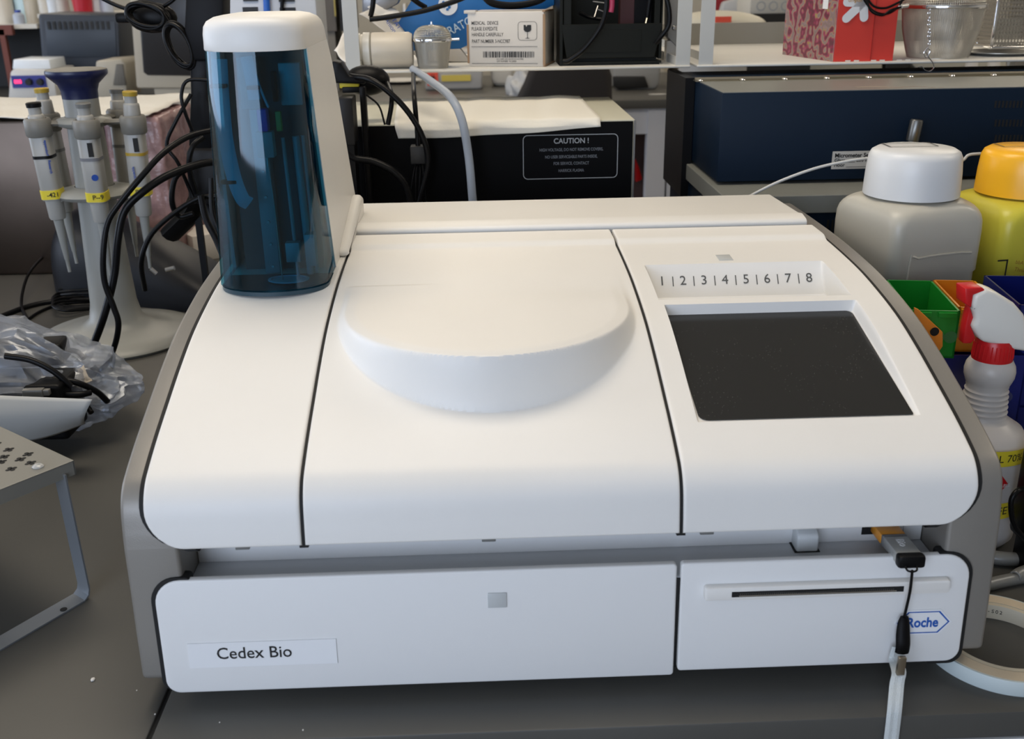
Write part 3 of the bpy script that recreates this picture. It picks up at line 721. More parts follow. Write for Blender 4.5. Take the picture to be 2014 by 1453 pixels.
# ---- storage bins
def holes_box(bm, w_, d_, h_, t_=.0018, open_top=True):
    box(bm, (-w_/2, -d_/2, 0), (w_/2, d_/2, t_))
    for a, b in (((-w_/2, -d_/2), (w_/2, -d_/2+t_)), ((-w_/2, d_/2-t_), (w_/2, d_/2)), ((-w_/2, -d_/2), (-w_/2+t_, d_/2)), ((w_/2-t_, -d_/2), (w_/2, d_/2))):
        box(bm, (a[0], a[1], 0), (b[0], b[1], h_))
    for x in (-w_*.25, w_*.25): box(bm, (x-.008, -d_/2-.0025, h_-.006), (x+.008, -d_/2, h_-.001), bev=.0006)
def rack(name, label, col, loc, rz, w_, d_, h_, group=None, tilt=0):
    o = thing(name, label, 'tube rack', loc, rz, group)
    if tilt: o.rotation_euler = (0, tilt, rz)
    m = mat(name+str(col), col, .25, lin=True, trans=.25)
    bm = bmesh.new(); holes_box(bm, w_, d_, h_); part('rack_body', bm, m, o, 0, local=True)
    dk = mat('rack_hole'+str(col), tuple(min(1, c*.5+.03) for c in col), .5, lin=True)
    n = 4
    for i in range(n):
        bm = bmesh.new(); x = -w_/2+w_*(i+.5)/n; lathe(bm, [(0, -.0006), (.0052, -.0006), (.0058, 0), (0, 0)], seg=20, M=Matrix.Translation((x, -d_/2, h_*.45)) @ Matrix.Rotation(math.radians(90), 4, 'X')); 
        for v in bm.verts: v.co.y -= .0003
        part('side_hole', bm, dk, o, 50, local=True)
    return o
GREEN = (.015, .30, .03); ORANGE = (.85, .30, .02); NAVY = (.008, .015, .16)
rack('storage_rack', 'dark blue plastic rack at the bottom of the stack under the green one', NAVY, (.398, .905, BZ), D(-6), .110, .090, .074)
rack('storage_rack', 'dark blue plastic rack, second in the stack beneath the green tray', NAVY, (.396, .905, BZ+.0742), D(-7), .110, .090, .074)
rack('storage_rack', 'translucent green plastic rack on top of the stack beside the analyser', GREEN, (.3610, .905, BZ+.1484), D(-9), .044, .098, .045)
rack('storage_rack', 'translucent orange rack between the green rack and the trigger head', ORANGE, (.4085, .912, BZ+.1484), D(-9), .040, .090, .043)
rack('storage_rack', 'dark blue rack standing under the yellow bottle, behind the spray bottle', NAVY, (.516, .925, BZ), D(-6), .110, .105, .086)
rack('storage_rack', 'dark blue rack on top of another, right behind the trigger head', NAVY, (.500, .925, BZ+.0862), D(-8), .098, .100, .102)
bm = bmesh.new(); prism(bm, [(at(x, y, .848).x, at(x, y, .848).z) for x, y in ((1798, 604), (1806, 608), (1853, 652), (1853, 680), (1846, 690), (1800, 640))], 'y', .8465, .8495, bev=.0006)
ol = tag(part('orange_clip_plate', bm, mat('orange_lid', (.85, .28, .03), .35, lin=True), None), 'small orange plastic plate leaning on the dark blue racks', 'plate')
bm = bmesh.new(); lathe(bm, [(0, 0), (.004, 0), (.004, .0006), (0, .0006)], seg=16, M=Matrix.Translation(at(1838, 652, .8460)) @ Matrix.Rotation(D(90), 4, 'X')); part('round_hole', bm, M_GAP, ol)
# ---- reagent bottles
def reagent(label, cx, cy, rz, body_m, cap_m, ink, cap_z=(.262, .308), cr=.0475, hw=.062, neck=True):
    o = thing('reagent_bottle', label, 'bottle', (cx, cy, BZ), rz)
    H = cap_z[0]-BZ; t = bmesh.new(); rings = []
    def sq(h, r): return rrect(-h, -h, h, h, r, 8)
    circ = lambda r: [(r*math.cos(D(45*0+a)), r*math.sin(D(a))) for a in [(90*k+90*i/8) for k in range(4) for i in range(9)]]
    lv = [(0, hw-.004, .012), (.004, hw, .014), (H*.33, hw, .014), (H*.335, hw-.0015, .014), (H*.70, hw-.0015, .014), (H*.71, hw, .014), (H-.034, hw, .013)]
    for z, h, r in lv: rings.append([(x, y, z) for x, y in sq(h, r)])
    # shoulder morphs to the round neck
    for k in range(1, 9):
        f = k/8; e = math.sin(f*math.pi/2)**.62; A = sq(hw, .013); Cc = circ(cr*.86)
        g = 1-math.cos(f*math.pi/2)
        rings.append([(a[0]*(1-g)+b[0]*g, a[1]*(1-g)+b[1]*g, H-.034+.032*e) for a, b in zip(A, Cc)])
    rings.append([(x, y, H+.004) for x, y in circ(cr*.86)])
    bm = bmesh.new(); ring_loft(bm, rings)
    bd = part('bottle_body', bm, body_m, o, 45, local=True)
    bm = bmesh.new(); ch = cap_z[1]-cap_z[0]; nseg = 150
    t = bmesh.new(); prof = [(cr+.0012, 0), (cr+.0012, .002), (cr+.0004, ch*.5), (cr-.001, ch-.008), (cr-.003, ch-.003), (cr-.008, ch), (0, ch+.0006)]
    R_ = []
    for r, z in prof[:-1]:
        R_.append([t.verts.new(((r+(.00045 if (i % 2 and z < ch-.006) else 0))*math.cos(2*math.pi*i/nseg), (r+(.00045 if (i % 2 and z < ch-.006) else 0))*math.sin(2*math.pi*i/nseg), H+z)) for i in range(nseg)])
    for A, Bb in zip(R_[:-1], R_[1:]):
        for i in range(nseg): t.faces.new((A[i], A[(i+1) % nseg], Bb[(i+1) % nseg], Bb[i]))
    t.faces.new(R_[-1]); t.faces.new(R_[0][::-1]); bmesh.ops.recalc_face_normals(t, faces=t.faces); add(bm, t)
    cp = part('screw_cap', bm, cap_m, o, 40, local=True)
    bm = bmesh.new(); tube_pts = [(-.026, .004), (.026, .004), (.026, .030), (-.026, .030)]
    M_ = Matrix.Rotation(-rz, 4, 'Z')
    t = bmesh.new(); o1 = tube_pts; o2 = [(-.0245, .0055), (.0245, .0055), (.0245, .0285), (-.0245, .0285)]
    a_ = [t.verts.new((x, y, H+ch+.0007)) for x, y in o1]; b_ = [t.verts.new((x, y, H+ch+.0007)) for x, y in o2]
    for i in range(4): t.faces.new((a_[i], a_[(i+1) % 4], b_[(i+1) % 4], b_[i]))
    add(bm, t, M_); part('cap_label', bm, ink, cp, 0, local=True)
    bm = text_bm('REAGENT', .005); bmesh.ops.transform(bm, matrix=M_ @ Matrix.Translation((0, .020, H+ch+.0008)), verts=bm.verts)
    # mirrored seam of the mould
    bm.free()
    return o, bd
M_MILK = mat('milky_bottle', (.50, .475, .405), .35, lin=True, sub=.4, trans=.0, var=.03, vscale=20)
M_WCAP = mat('white_cap_plastic', (.70, .71, .71), .35, lin=True)
M_YCAP = mat('yellow_cap_plastic', (.95, .48, .02), .3, lin=True)
M_YBOT = mat('yellow_bottle_plastic', (.62, .55, .06), .35, lin=True, sub=.3)
o, bd = reagent('milky square bottle with large white ribbed screw cap', .4055, 1.060, D(15), M_MILK, M_WCAP, M_INK, (.2515, .2995), .0472, .0565)
bm = bmesh.new(); tube(bm, [(-.036, -.0575, .06), (-.036, -.0575, .195), (-.026, -.0575, .203), (.020, -.0572, .2045), (.040, -.0568, .203)], .0012, smooth=3, seg=6); 
part('moulded_rib', bm, M_MILK, bd, 60, local=True)
o, bd = reagent('yellow square bottle with large yellow screw cap at the right edge', .5480, 1.100, D(10), M_YBOT, M_YCAP, M_INK, (.2425, .2905), .0475, .0585)
bm = bmesh.new()
for a, b in (((-.001, -.016), (.0005, .014)), ((-.012, .013), (.0005, .0145)), ((-.012, -.016), (.0005, -.0145))): box(bm, (a[0], -.0002, a[1]), (b[0], .0002, b[1]))
LBX = world(o)
bmesh.ops.transform(bm, matrix=Matrix.Translation((-.050, -.0585, .175)), verts=bm.verts); part('hazard_frame', bm, M_INK, bd, 0, local=True)
for i, s in enumerate(('bbA', 'ThniA', 'to 901', 'bottle')):
    bm = text_bm(s, .0045, 'LEFT', ext=0); bmesh.ops.transform(bm, matrix=frame((-.040, -.0587, .186-.008*i), (1, 0, -.2), ZU), verts=bm.verts); part('printed_text', bm, mat('brown_ink', (.35, .16, .03), .7, lin=True), bd, 0, local=True)
# ================================================================ BLUE INSTRUMENT, RIGHT BACK
M_BLUE = mat('dark_blue_enamel', (.0045, .0125, .027), .5, lin=True, spec=.16)
M_BLUEL = mat('slate_grey_enamel', (.20, .205, .185), .4, lin=True)
BYF = 1.27; xl = .2472; zt = .3355; zb = .2269; YB = 1.414; XE = .95
bi = thing('cutting_instrument', 'long dark blue lab instrument with hinged grey-topped lid behind the bottles', 'lab instrument', (.55, 1.3, BZ))
bm = bmesh.new(); prism(bm, [(BYF, zb), (BYF, zt), (YB, zt), (YB+.15, zt), (YB+.15, zb)], 'x', xl, XE, bev=.0012); ld = part('hinged_lid', bm, M_BLUE, bi)
bm = bmesh.new(); box(bm, (xl+.002, BYF+.002, zt-.0002), (XE, YB-.004, zt+.0008)); part('lid_top', bm, M_BLUEL, ld, 0, label='slate grey top of the lid')
part('rear_panel', B((xl-.014, YB+.012, zb-.05), (xl-.001, YB+.15, zt+.004)), M_BLACK, bi, 0)
hg = bmesh.new(); tube(hg, [(xl-.004, YB, zt+.003), (XE, YB, zt+.003)], .0028, smooth=0); box(hg, (xl-.004, YB-.008, zt+.0008), (XE, YB+.010, zt+.0018)); hg_ = part('piano_hinge', hg, mat('brass_hinge', (.45, .40, .30), .3, .9, lin=True), bi)
for i in range(11):
    bm = bmesh.new(); lathe(bm, [(.0035, 0), (.003, .0012), (.0015, .002), (0, .0023)], (xl+.003+.0435*i*1.32, YB-.0055, zt+.0018), 14); part('rivet', bm, M_CHROME, hg_)
# sticker, knob, vents
a = at(1638, 298, BYF-.0006); b_ = at(1760, 330, BYF-.0006)
bm = bmesh.new(); box(bm, (a.x, BYF-.0006, b_.z), (b_.x, BYF-.0001, a.z)); st = part('settings_sticker', bm, mat('off_white_sticker', (.50, .48, .44), .6, lin=True), ld, 0)
hh_ = a.z-b_.z
for i, (s, bo) in enumerate((('Micrometer Setting', .0002), ('Glass____ 250 mm', .0001), ('Floor _________', .0001))):
    text(st, 'sticker_lettering', s, (a.x+.003, BYF-.0008, a.z-hh_*(.24+.27*i)), XR, ZU, .0052-.0006*(i > 0), M_INK, 'LEFT', bo)
kx = at(1796, 255, BYF-.02).x; kz = at(1797, 262, BYF).z
bm = bmesh.new(); Mk = Matrix.Translation((kx, BYF-.02, kz-.012)) @ Matrix.Rotation(D(6), 4, 'Y')
lathe(bm, [(0, -.012), (.0045, -.012), (.0045, .006), (.0075, .006), (.0078, .007), (.0078, .030), (.007, .0315), (0, .0315)], seg=24, M=Mk)
tube(bm, [(kx, BYF-.02, kz-.020), (kx, BYF+.001, kz-.020)], .003, smooth=0); part('knurled_knob', bm, mat('dull_steel', (.20, .20, .19), .35, .9, lin=True), ld)
for r, (py, n) in enumerate(((205, 7), (242, 7), (272, 7))):
    for i in range(12):
        q = at(1958+7.2*i, py, BYF); bm = bmesh.new(); box(bm, (q.x-.0012, BYF-.0006, q.z-.0042), (q.x+.0012, BYF+.0002, q.z+.0042)); part('vent_slot', bm, M_GAP, ld, 0)
bm = bmesh.new(); q0 = on(1695, 172, zt+.001); 
for i in range(10):
    q = on(1697+17*i, 171-1.0*math.sin(i*1.3), zt+.0009); lathe(bm, [(0, 0), (.008-.0005*i, 0), (0, .0004)], q, 12, sx=1.3, sy=.9)
part('worn_tape', bm, mat('brown_residue', (.26, .22, .18), .6, lin=True), ld)
# base cabinet with grey rim
zr = .2335; fy = 1.158
bl_ = at(1425, 385, fy)
rimz = zb-.004
rz_ = at(1430, 378, 1.15).z
bm = bmesh.new()
RX0 = .2400
box(bm, (RX0, 1.197, rimz-.022), (XE, 1.565, rimz), bev=.001)
rm = part('base_rim', bm, M_BLUEL, bi, 0, label='grey rim of the instrument base')
bm = bmesh.new(); box(bm, (RX0+.004, 1.202, BZ+.0), (XE-.004, 1.560, rimz-.022)); bb = part('base_cabinet', bm, M_BLUE, bi, 0)
for i in range(12):
    q = at(1628+9*i, 452, 1.20); bm = bmesh.new(); box(bm, (q.x-.0012, 1.2014, q.z-.012), (q.x+.0012, 1.2022, q.z+.012)); part('vent_slot', bm, M_GAP, bb, 0)
bm = bmesh.new(); box(bm, (XE-.3, 1.06, BZ), (XE-.29, 1.07, BZ+.002)); bm.free()
# thin tube in front
bm = bmesh.new(); tube(bm, [at(1470, 388, 1.178), at(1530, 358, 1.178), at(1600, 332, 1.178), at(1660, 318, 1.178), at(1700, 312, 1.178), at(1760, 306, 1.178), at(1850, 312, 1.178), at(1890, 316, 1.178), at(1905, 305, 1.178), at(1930, 302, 1.178), at(1990, 300, 1.178), at(2080, 310, 1.178)], .0017)
tag(part('thin_tube', bm, mat('frosted_tubing', (.55, .55, .53), .3, lin=True), None), 'thin clear tube arching behind the white and yellow caps', 'tubing')
# ================================================================ SHELVES
SHY = 1.5; SHZ = .3500; K = 1.23
def shelf(label, x0, x1, y0, y1, z, ups, back=None):
    o = thing('shelf_unit', label, 'shelf', ((x0+x1)/2, y1, z))
    bm = bmesh.new(); box(bm, (x0, y0, z-.0035), (x1, y1, z), bev=.0014); part('shelf_board', bm, M_SHELF, o)
    for u in ups:
        s_ = u > (x0+x1)/2
        bm = bmesh.new(); box(bm, (u, y0+.003, z), (u+.0205, y0+.0048, z+.20), bev=.0004)
        up = part('upright', bm, M_POWDER, o, 0)
        part('side_rail', B(((u if s_ else u+.0187), y0+.0048, z), ((u+.0018 if s_ else u+.0205), y1, z+.012)), M_POWDER, up, 0)
    if back: part('back_lip', B((x0, y1-.002, z), (x1, y1, z+back), bev=.0006), mat('olive_grey_enamel', (.22, .215, .185), .5, lin=True), o, 0)
    return o
s1_ = shelf('white metal shelf holding the mesh infuser, the medical carton and the black bin', -.2355, .2545, SHY, 1.80, SHZ, (-.2355, .2335))
s2_ = shelf('white metal shelf above the dark blue instrument holding the red box', .2640, .95, SHY, 1.93, SHZ, (.2665,), back=.037)
part('rear_leg', B((.93, 1.91, BZ), (.94, 1.92, SHZ-.0036)), M_POWDER, s2_, 0)
# medical device carton ------------------------------------------
zf = SHZ; cY = 1.512
cY = 1.545; p0 = at(922, 126, cY); p1 = at(1072, 126, cY); hC = at(1000, 22, cY).z-zf; wC = p1.x-p0.x
wC /= K; hC /= K
mc = thing('carton', 'small white cardboard carton printed medical device please expedite', 'carton', (p0.x, cY, zf), D(-14)); mc.scale = (K, K, K)
M_CARD = mat('white_cardboard', (.66, .62, .56), .75, lin=True, var=.02, vscale=30)
M_KRAFT = mat('kraft_edge', (.34, .22, .13), .85, lin=True)
bm = bmesh.new(); box(bm, (0, 0, 0), (wC, .072, hC), bev=.0012); part('carton_body', bm, M_CARD, mc, local=True)
bm = bmesh.new()
for a, b in (((wC-.0012, -.0008, .002), (wC+.0016, .001, hC-.003)), ((-.0012, -.0006, .004), (.0012, .001, hC-.014)), ((wC-.002, 0, hC-.0006), (wC+.0012, .06, hC+.001)), ((wC-.001, 0, -.0001), (wC+.0014, .07, .0016))): box(bm, a, b)
part('kraft_edges', bm, M_KRAFT, mc, 0, local=True)
bm = bmesh.new(); box(bm, (-.004, -.001, hC-.002), (.010, .012, hC+.0016), bev=.0006); part('bent_flap', bm, M_CARD, mc, local=True)
def ct(s, x, z, h, al='LEFT', bo=0, sx=1.):
    bm = text_bm(s, h, al, bo, sx, ext=0); bmesh.ops.transform(bm, matrix=frame((x, -.0005, z), XR, ZU), verts=bm.verts); part('printed_text', bm, M_INK, mc, 0, local=True)
for i, s in enumerate(('MEDICAL  DEVICE', 'PLEASE EXPEDITE', 'HANDLE CAREFULLY', 'PART NUMBER 3-NCC987')): ct(s, .0045, hC*(.795-.104*i-(.018 if i == 3 else 0)), .0041, bo=.00002, sx=.72)
bm = bmesh.new()
for z in (hC*.365, hC*.055): box(bm, (.004, -.0006, z), (.083, -.0003, z+.0004))
part('printed_rule', bm, M_INK, mc, 0, local=True)
bm = bmesh.new(); x = .018; rr_ = random.Random(3)
while x < .079:
    w_ = rr_.choice((.0004, .0006, .001, .0014)); box(bm, (x, -.0006, hC*.17), (x+w_, -.0003, hC*.28)); x += w_+rr_.choice((.0005, .0007, .0011))
part('barcode', bm, M_INK, mc, 0, local=True)
ct('(01) 3 00871 0072 020 0014215 NC20900', .050, hC*.14, .0017, 'CENTER', sx=.8); ct('LOT NUMBER  NC20900', .046, hC*.10, .0020, 'CENTER', sx=.8)
bm = bmesh.new(); t = bmesh.new(); o1 = rrect(.060, hC*.48, .0825, hC*.82, .004, 5); o2 = rrect(.0604, hC*.48+.0004, .0821, hC*.82-.0004, .0036, 5)
a_ = [t.verts.new((x, -.0005, z)) for x, z in o1]; b_ = [t.verts.new((x, -.0005, z)) for x, z in o2]
for i in range(len(a_)): t.faces.new((a_[i], a_[(i+1) % len(a_)], b_[(i+1) % len(a_)], b_[i]))
add(bm, t)
gl = [(.0668, .76), (.0690, .76), (.0700, .725), (.0712, .76), (.0757, .76), (.0757, .67), (.0740, .64), (.0716, .63), (.0716, .53), (.0745, .515), (.0680, .515), (.0709, .53), (.0709, .63), (.0685, .64), (.0668, .67)]
t = bmesh.new(); t.faces.new([t.verts.new((x, -.0005, hC*z)) for x, z in gl]); add(bm, t); part('fragile_symbol', bm, M_INK, mc, 0, local=True)
# mesh infusers --------------------------------------------------
def wire_cup(name, label, cx, cy, z0, prof, nseg, nz, wire, lid=None, hdl=None):
    o = thing(name, label, 'mesh strainer', (cx, cy, z0))
    zs_ = [z for _, z in prof]; 
    def rad(z):
        for (r0, a), (r1, b) in zip(prof[:-1], prof[1:]):
            if a <= z <= b: return r0+(r1-r0)*(z-a)/(b-a) if b > a else r1
        return prof[-1][0]
    bm = bmesh.new()
    t = bmesh.new(); R_ = []
    for k in range(nz+1):
        z = zs_[0]+(zs_[-1]-zs_[0])*k/nz; r = rad(z)
        R_.append([t.verts.new((cx+r*math.cos(2*math.pi*i/nseg), cy+r*math.sin(2*math.pi*i/nseg), z0+z)) for i in range(nseg)])
    for A, Bb in zip(R_[:-1], R_[1:]):
        for i in range(nseg): t.faces.new((A[i], A[(i+1) % nseg], Bb[(i+1) % nseg], Bb[i]))
    add(bm, t)
    mo = part('wire_mesh', bm, mat('fine_steel_wire', (.60, .575, .51), .32, .85, lin=True), o, 180)
    md = mo.modifiers.new('wires', 'WIREFRAME'); md.thickness = wire; md.use_even_offset = False; md.use_replace = True
    bm = bmesh.new(); lathe(bm, [(0, 0), (prof[0][0], 0), (prof[0][0], .0012), (0, .0012)], (cx, cy, z0), 40); part('base_disc', bm, mat('fine_steel_wire', None), o)
    return o, rad
ix = at(852, 125, 1.535).x; iz = SHZ; w2 = (at(889, 80, 1.535).x-at(815, 80, 1.535).x)/2; ih = at(852, 78, 1.535).z-iz
o, rad = wire_cup('mesh_infuser', 'small steel mesh infuser with domed lid on the white shelf', ix, 1.535, iz, [(w2*.78, .0006), (w2*.84, ih*.3), (w2*.95, ih*.8), (w2, ih)], 84, 34, .0010)
bm = bmesh.new(); dm = bmesh.new()
lz = at(852, 50, 1.535).z-iz
R_ = []
for k in range(12):
    a = k/11*math.pi/2; R_.append([dm.verts.new((ix+w2*1.0*math.cos(a)**.6*math.cos(2*math.pi*i/70), 1.535+w2*math.cos(a)**.6*math.sin(2*math.pi*i/70), iz+ih+(lz-ih)*math.sin(a))) for i in range(70)] if k < 11 else None)
R_ = R_[:-1]
for A, Bb in zip(R_[:-1], R_[1:]):
    for i in range(70): dm.faces.new((A[i], A[(i+1) % 70], Bb[(i+1) % 70], Bb[i]))
add(bm, dm); li = part('lid_mesh', bm, mat('fine_steel_wire', None), o, 180); md = li.modifiers.new('wires', 'WIREFRAME'); md.thickness = .0011; md.use_even_offset = False
bm = bmesh.new(); lathe(bm, [(w2, ih-.002), (w2+.0018, ih-.002), (w2+.0022, ih), (w2+.0018, ih+.002), (w2, ih+.002)], (ix, 1.535, iz), 60); part('rim_band', bm, M_CHROME, o)
bm = bmesh.new(); lathe(bm, [(0, lz-.001), (.005, lz-.001), (.004, lz+.0012), (.0012, lz+.002), (.0012, lz+.005), (0, lz+.006)], (ix, 1.535, iz), 20); part('lid_knob', bm, M_CHROME, o)
bm = bmesh.new(); tube(bm, [(ix+w2, 1.532, iz+ih), (ix+w2+.012, 1.530, iz+ih+.0005)], .0018, smooth=0); part('clasp', bm, M_CHROME, o)
bm = bmesh.new(); tube(bm, [(ix-w2+.006, 1.535-w2*.8, iz+ih), (ix-w2+.012, 1.530-w2*.8, iz+ih)], .002, smooth=0); part('hinge_pin', bm, M_CHROME, o)
# plastic jar lying on its side
jz = SHZ+.0252; jy = 1.542; ja = at(700, 100, jy).x; jb = at(812, 100, jy).x
jr = thing('plastic_jar', 'cloudy plastic jar lying on its side at the left shelf upright', 'jar', (ja, jy, SHZ))
Mj = Matrix.Translation((ja, jy, jz)) @ Matrix.Rotation(D(90), 4, 'Y')
L_j = jb-ja; bm = bmesh.new(); lathe(bm, [(0, .024), (.0244, .024), (.0248, .028), (.0248, L_j-.005), (.022, L_j), (0, L_j)], seg=40, M=Mj); part('jar_body', bm, mat('cloudy_plastic', (.62, .56, .46), .4, lin=True, sub=.2), jr)
bm = bmesh.new(); lathe(bm, [(0, 0), (.0228, 0), (.024, .0025), (.024, .0075), (.0222, .0085), (.0222, .011), (.0250, .012), (.0250, .021), (.022, .023), (0, .0245)], seg=40, M=Mj); part('jar_lid', bm, mat('cloudy_lid', (.66, .64, .58), .3, lin=True), jr)
# crumpled white paper behind the upright
bm = bmesh.new(); random.seed(11)
pc = at(668, 78, 1.615)
def crump(u, v):
    p = Vector(((u-.5)*.085, 0, (v-.5)*.062)); n = noise.noise_vector(Vector((u*3.1, v*3.3, 2.7)))*.014; return pc+p+n+Vector((0, (u*.6+v*.8)*.012, 0))
def quadp(P_):
    return lambda u, v: P_[0].lerp(P_[1], u).lerp(P_[3].lerp(P_[2], u), v)+noise.noise_vector(Vector((u*2.5, v*2.5, P_[0].x*9)))*.004
bm = bmesh.new(); f_ = quadp([at(655, 100, 1.58), at(690, 132, 1.55), at(720, 110, 1.64), at(683, 52, 1.65)]); grid(bm, f_, 12, 12)
tag(part('crumpled_paper', bm, M_PAPER, None, 20, solid=.0006), 'crumpled white paper sticking out left of the shelf upright', 'paper')
# product packet bent over the jar
bm = bmesh.new(); f_ = quadp([at(705, 28, 1.58), at(795, 88, 1.565), at(812, 82, 1.61), at(762, 10, 1.64)]); grid(bm, f_, 14, 8)
pk = tag(part('paper_packet', bm, mat('grey_paper', (.55, .53, .49), .7, lin=True), None, 30, solid=.0006), 'bent paper packet leaning over the plastic jar', 'packet')
bm = bmesh.new(); f_ = quadp([at(722, 14, 1.602), at(742, 44, 1.595), at(792, 26, 1.615), at(760, 2, 1.62)]); grid(bm, f_, 8, 8); tag(part('paper_sheet', bm, M_PAPER, None, 30, solid=.0006), 'creased off-white sheet tucked behind the black cable above the jar', 'paper')
for px, py, s in ((778, 44, 'STAT'), (768, 50, 'Anion')):
    bm = text_bm(s, .0068, ext=0); q = at(px, py, 1.568); bmesh.ops.transform(bm, matrix=frame(q, (.55, 0, -.83), (.83, 0, .55)), verts=bm.verts); part('packet_lettering', bm, M_BLUEINK, pk, 0)
# tilted blue glove box
gy = 1.625
gb = [(738, 22), (812, -60), (1010, -60), (1110, 30), (960, 124), (800, 112)]
gb = [(at(x, y, gy).x, at(x, y, gy).z) for x, y in gb]
bx = thing('glove_box', 'blue printed cardboard box lying tilted behind the mesh infuser', 'box', (at(880, 60, gy).x, gy+.03, SHZ))
bm = bmesh.new(); prism(bm, [(at(x, y, gy).x, at(x, y, gy).z) for x, y in ((783, 45), (838, -48), (1090, -48), (1090, 10), (905, 96), (812, 100))], 'y', gy, gy+.045, bev=.001); part('box_body', bm, mat('bright_blue_card', (.012, .14, .40), .45, lin=True, var=.05, vscale=20), bx)
bm = bmesh.new(); prism(bm, [(at(x, y, gy-.001).x, at(x, y, gy-.001).z) for x, y in ((812, 100), (905, 96), (925, 122), (822, 120))], 'y', gy-.001, gy+.042, bev=.001); part('box_end', bm, mat('grey_card', (.45, .43, .40), .6, lin=True), bx)
q = at(881, 10, gy-.0012); bm = bmesh.new(); lathe(bm, [(0, 0), (.0145, 0), (.0145, .0008), (0, .0008)], seg=36, M=Matrix.Translation(q) @ Matrix.Rotation(D(90), 4, 'X')); rd = part('round_emblem', bm, mat('white_print', None), bx, 50)
bm = bmesh.new()
for i, (dx_, dz_) in enumerate(((-.006, -.002), (-.002, .002), (.002, -.003), (.0045, .0015), (-.001, -.006), (.006, .006), (-.0065, .004))):
    lathe(bm, [(0, 0), (.0022, 0), (.0018, .0003), (0, .0003)], seg=10, M=Matrix.Translation(q+Vector((dx_, -.0012, dz_))) @ Matrix.Rotation(D(90), 4, 'X'))
part('emblem_print', bm, mat('bright_blue_card', None), rd, 0)
bm = text_bm('LABORATORY', .013, 'RIGHT', .0002, .85, ext=0); q = at(950, 28, gy-.0014); bmesh.ops.transform(bm, matrix=frame(q+Vector((.0, 0, 0)), (.9, 0, .42), (-.42, 0, .9)), verts=bm.verts); part('printed_text', bm, mat('pale_blue_print', (.45, .58, .68), .5, lin=True), bx, 0)
# silver thing top-left of the shelf
bm = bmesh.new(); prism(bm, [(at(x, y, 1.61).x, at(x, y, 1.61).z) for x, y in ((712, -40), (800, -40), (782, 8), (735, 32), (712, 28))], 'y', 1.61, 1.65, bev=.003)
tag(part('foil_pouch', bm, mat('brushed_foil', (.35, .35, .36), .35, .8, lin=True, bump=.6, bscale=60), None, 30), 'silver foil pouch at the top left of the shelf above the paper packet', 'pouch')
# black bin with odds and ends
bY = 1.525
def X(px, py=60, Y=bY): return at(px, py, Y).x
bn = thing('parts_bin', 'black plastic parts bin full of cables on the white shelf', 'bin', (X(1200), bY+.04, SHZ))
z0, z1 = SHZ, at(1200, 47, bY).z; x0, x1 = X(1104), X(1303); zt_ = z1+.09
M_BIN = mat('black_green_plastic', (.009, .010, .008), .42, lin=True, spec=.2)
bm = bmesh.new(); box(bm, (x0+.004, bY+.010, z0), (x1-.006, bY+.012, z0+.010)); prism(bm, [(x0+.008, z0+.010), (x1-.010, z0+.010), (x1, z1), (x0, z1)], 'y', bY, bY+.003, bev=.0008); part('front_wall', bm, M_BIN, bn, 0)
bm = bmesh.new(); t0 = rrect(x0+.018, z0+.018, x1-.030, z1-.008, .002, 3); 
prism(bm, t0, 'y', bY-.0008, bY+.0005, bev=.0004); part('label_recess', bm, mat('black_green_raised', (.010, .011, .009), .35, lin=True, spec=.2), bn, 0)
bm = bmesh.new(); box(bm, (x0-.002, bY+.002, z0), (x0+.002, 1.66, zt_)); box(bm, (x1-.004, bY+.002, z0+.008), (x1, 1.66, zt_)); box(bm, (x0, 1.657, z0), (x1, 1.66, zt_)); box(bm, (x0, bY, z0+.002), (x1, 1.66, z0+.005)); box(bm, (x0+.004, bY+.002, z1), (x0+.014, bY+.004, zt_)); box(bm, (x1-.012, bY+.002, z1), (x1-.002, bY+.004, zt_)); box(bm, (x0-.002, bY+.004, z0), (x1-.002, bY+.03, z0+.003)); part('bin_walls', bm, M_BIN, bn, 0)
bm = bmesh.new(); box(bm, (X(1220, 20, 1.58), 1.58, z0+.006), (X(1247, 20, 1.58), 1.6, zt_)); tag(part('circuit_board', bm, mat('dark_red_board', (.05, .012, .012), .5, lin=True), None), 'dark red slotted board standing inside the black bin', 'board')
bm = bmesh.new(); box(bm, (X(1247, 20, 1.58), 1.575, z0+.006), (X(1280, 20, 1.58), 1.59, zt_)); tag(part('black_block', bm, M_BLACK, None), 'plain black block standing in the bin beside the red board', 'block')
bm = bmesh.new(); tube(bm, [at(1203, -25, 1.55), at(1204, 8, 1.55), at(1202, 24, 1.55)], .0036, flat=.6); tag(part('pink_clip', bm, mat('pink_plastic', (.50, .05, .12), .35, lin=True), None), 'pink plastic clip hanging in the black bin', 'clip')
bm = bmesh.new(); tube(bm, [at(1281, -20, 1.542), at(1275, 20, 1.542), at(1273, 35, 1.542)], lambda s: .0042-.001*s); pl = tag(part('cable_plug', bm, M_BLACK, None), 'black cable plug with bright metal tip in the bin', 'plug')
bm = bmesh.new(); tube(bm, [at(1273, 34, 1.542), at(1270, 47, 1.542)], .0020, smooth=0); part('metal_tip', bm, mat('gold_contact', (.9, .7, .4), .2, 1., lin=True), pl)
bm = bmesh.new(); tube(bm, [at(1176, 12, 1.56), at(1169, 34, 1.55)], .0012, smooth=0); tube(bm, [at(1166, 3, 1.56), at(1190, 6, 1.56)], .0010, smooth=0); tube(bm, [at(1175, 18, 1.56), at(1192, 25, 1.56)], .0010, smooth=0); tag(part('metal_bracket', bm, M_STEEL, None), 'small steel bracket in the left half of the black bin', 'bracket')
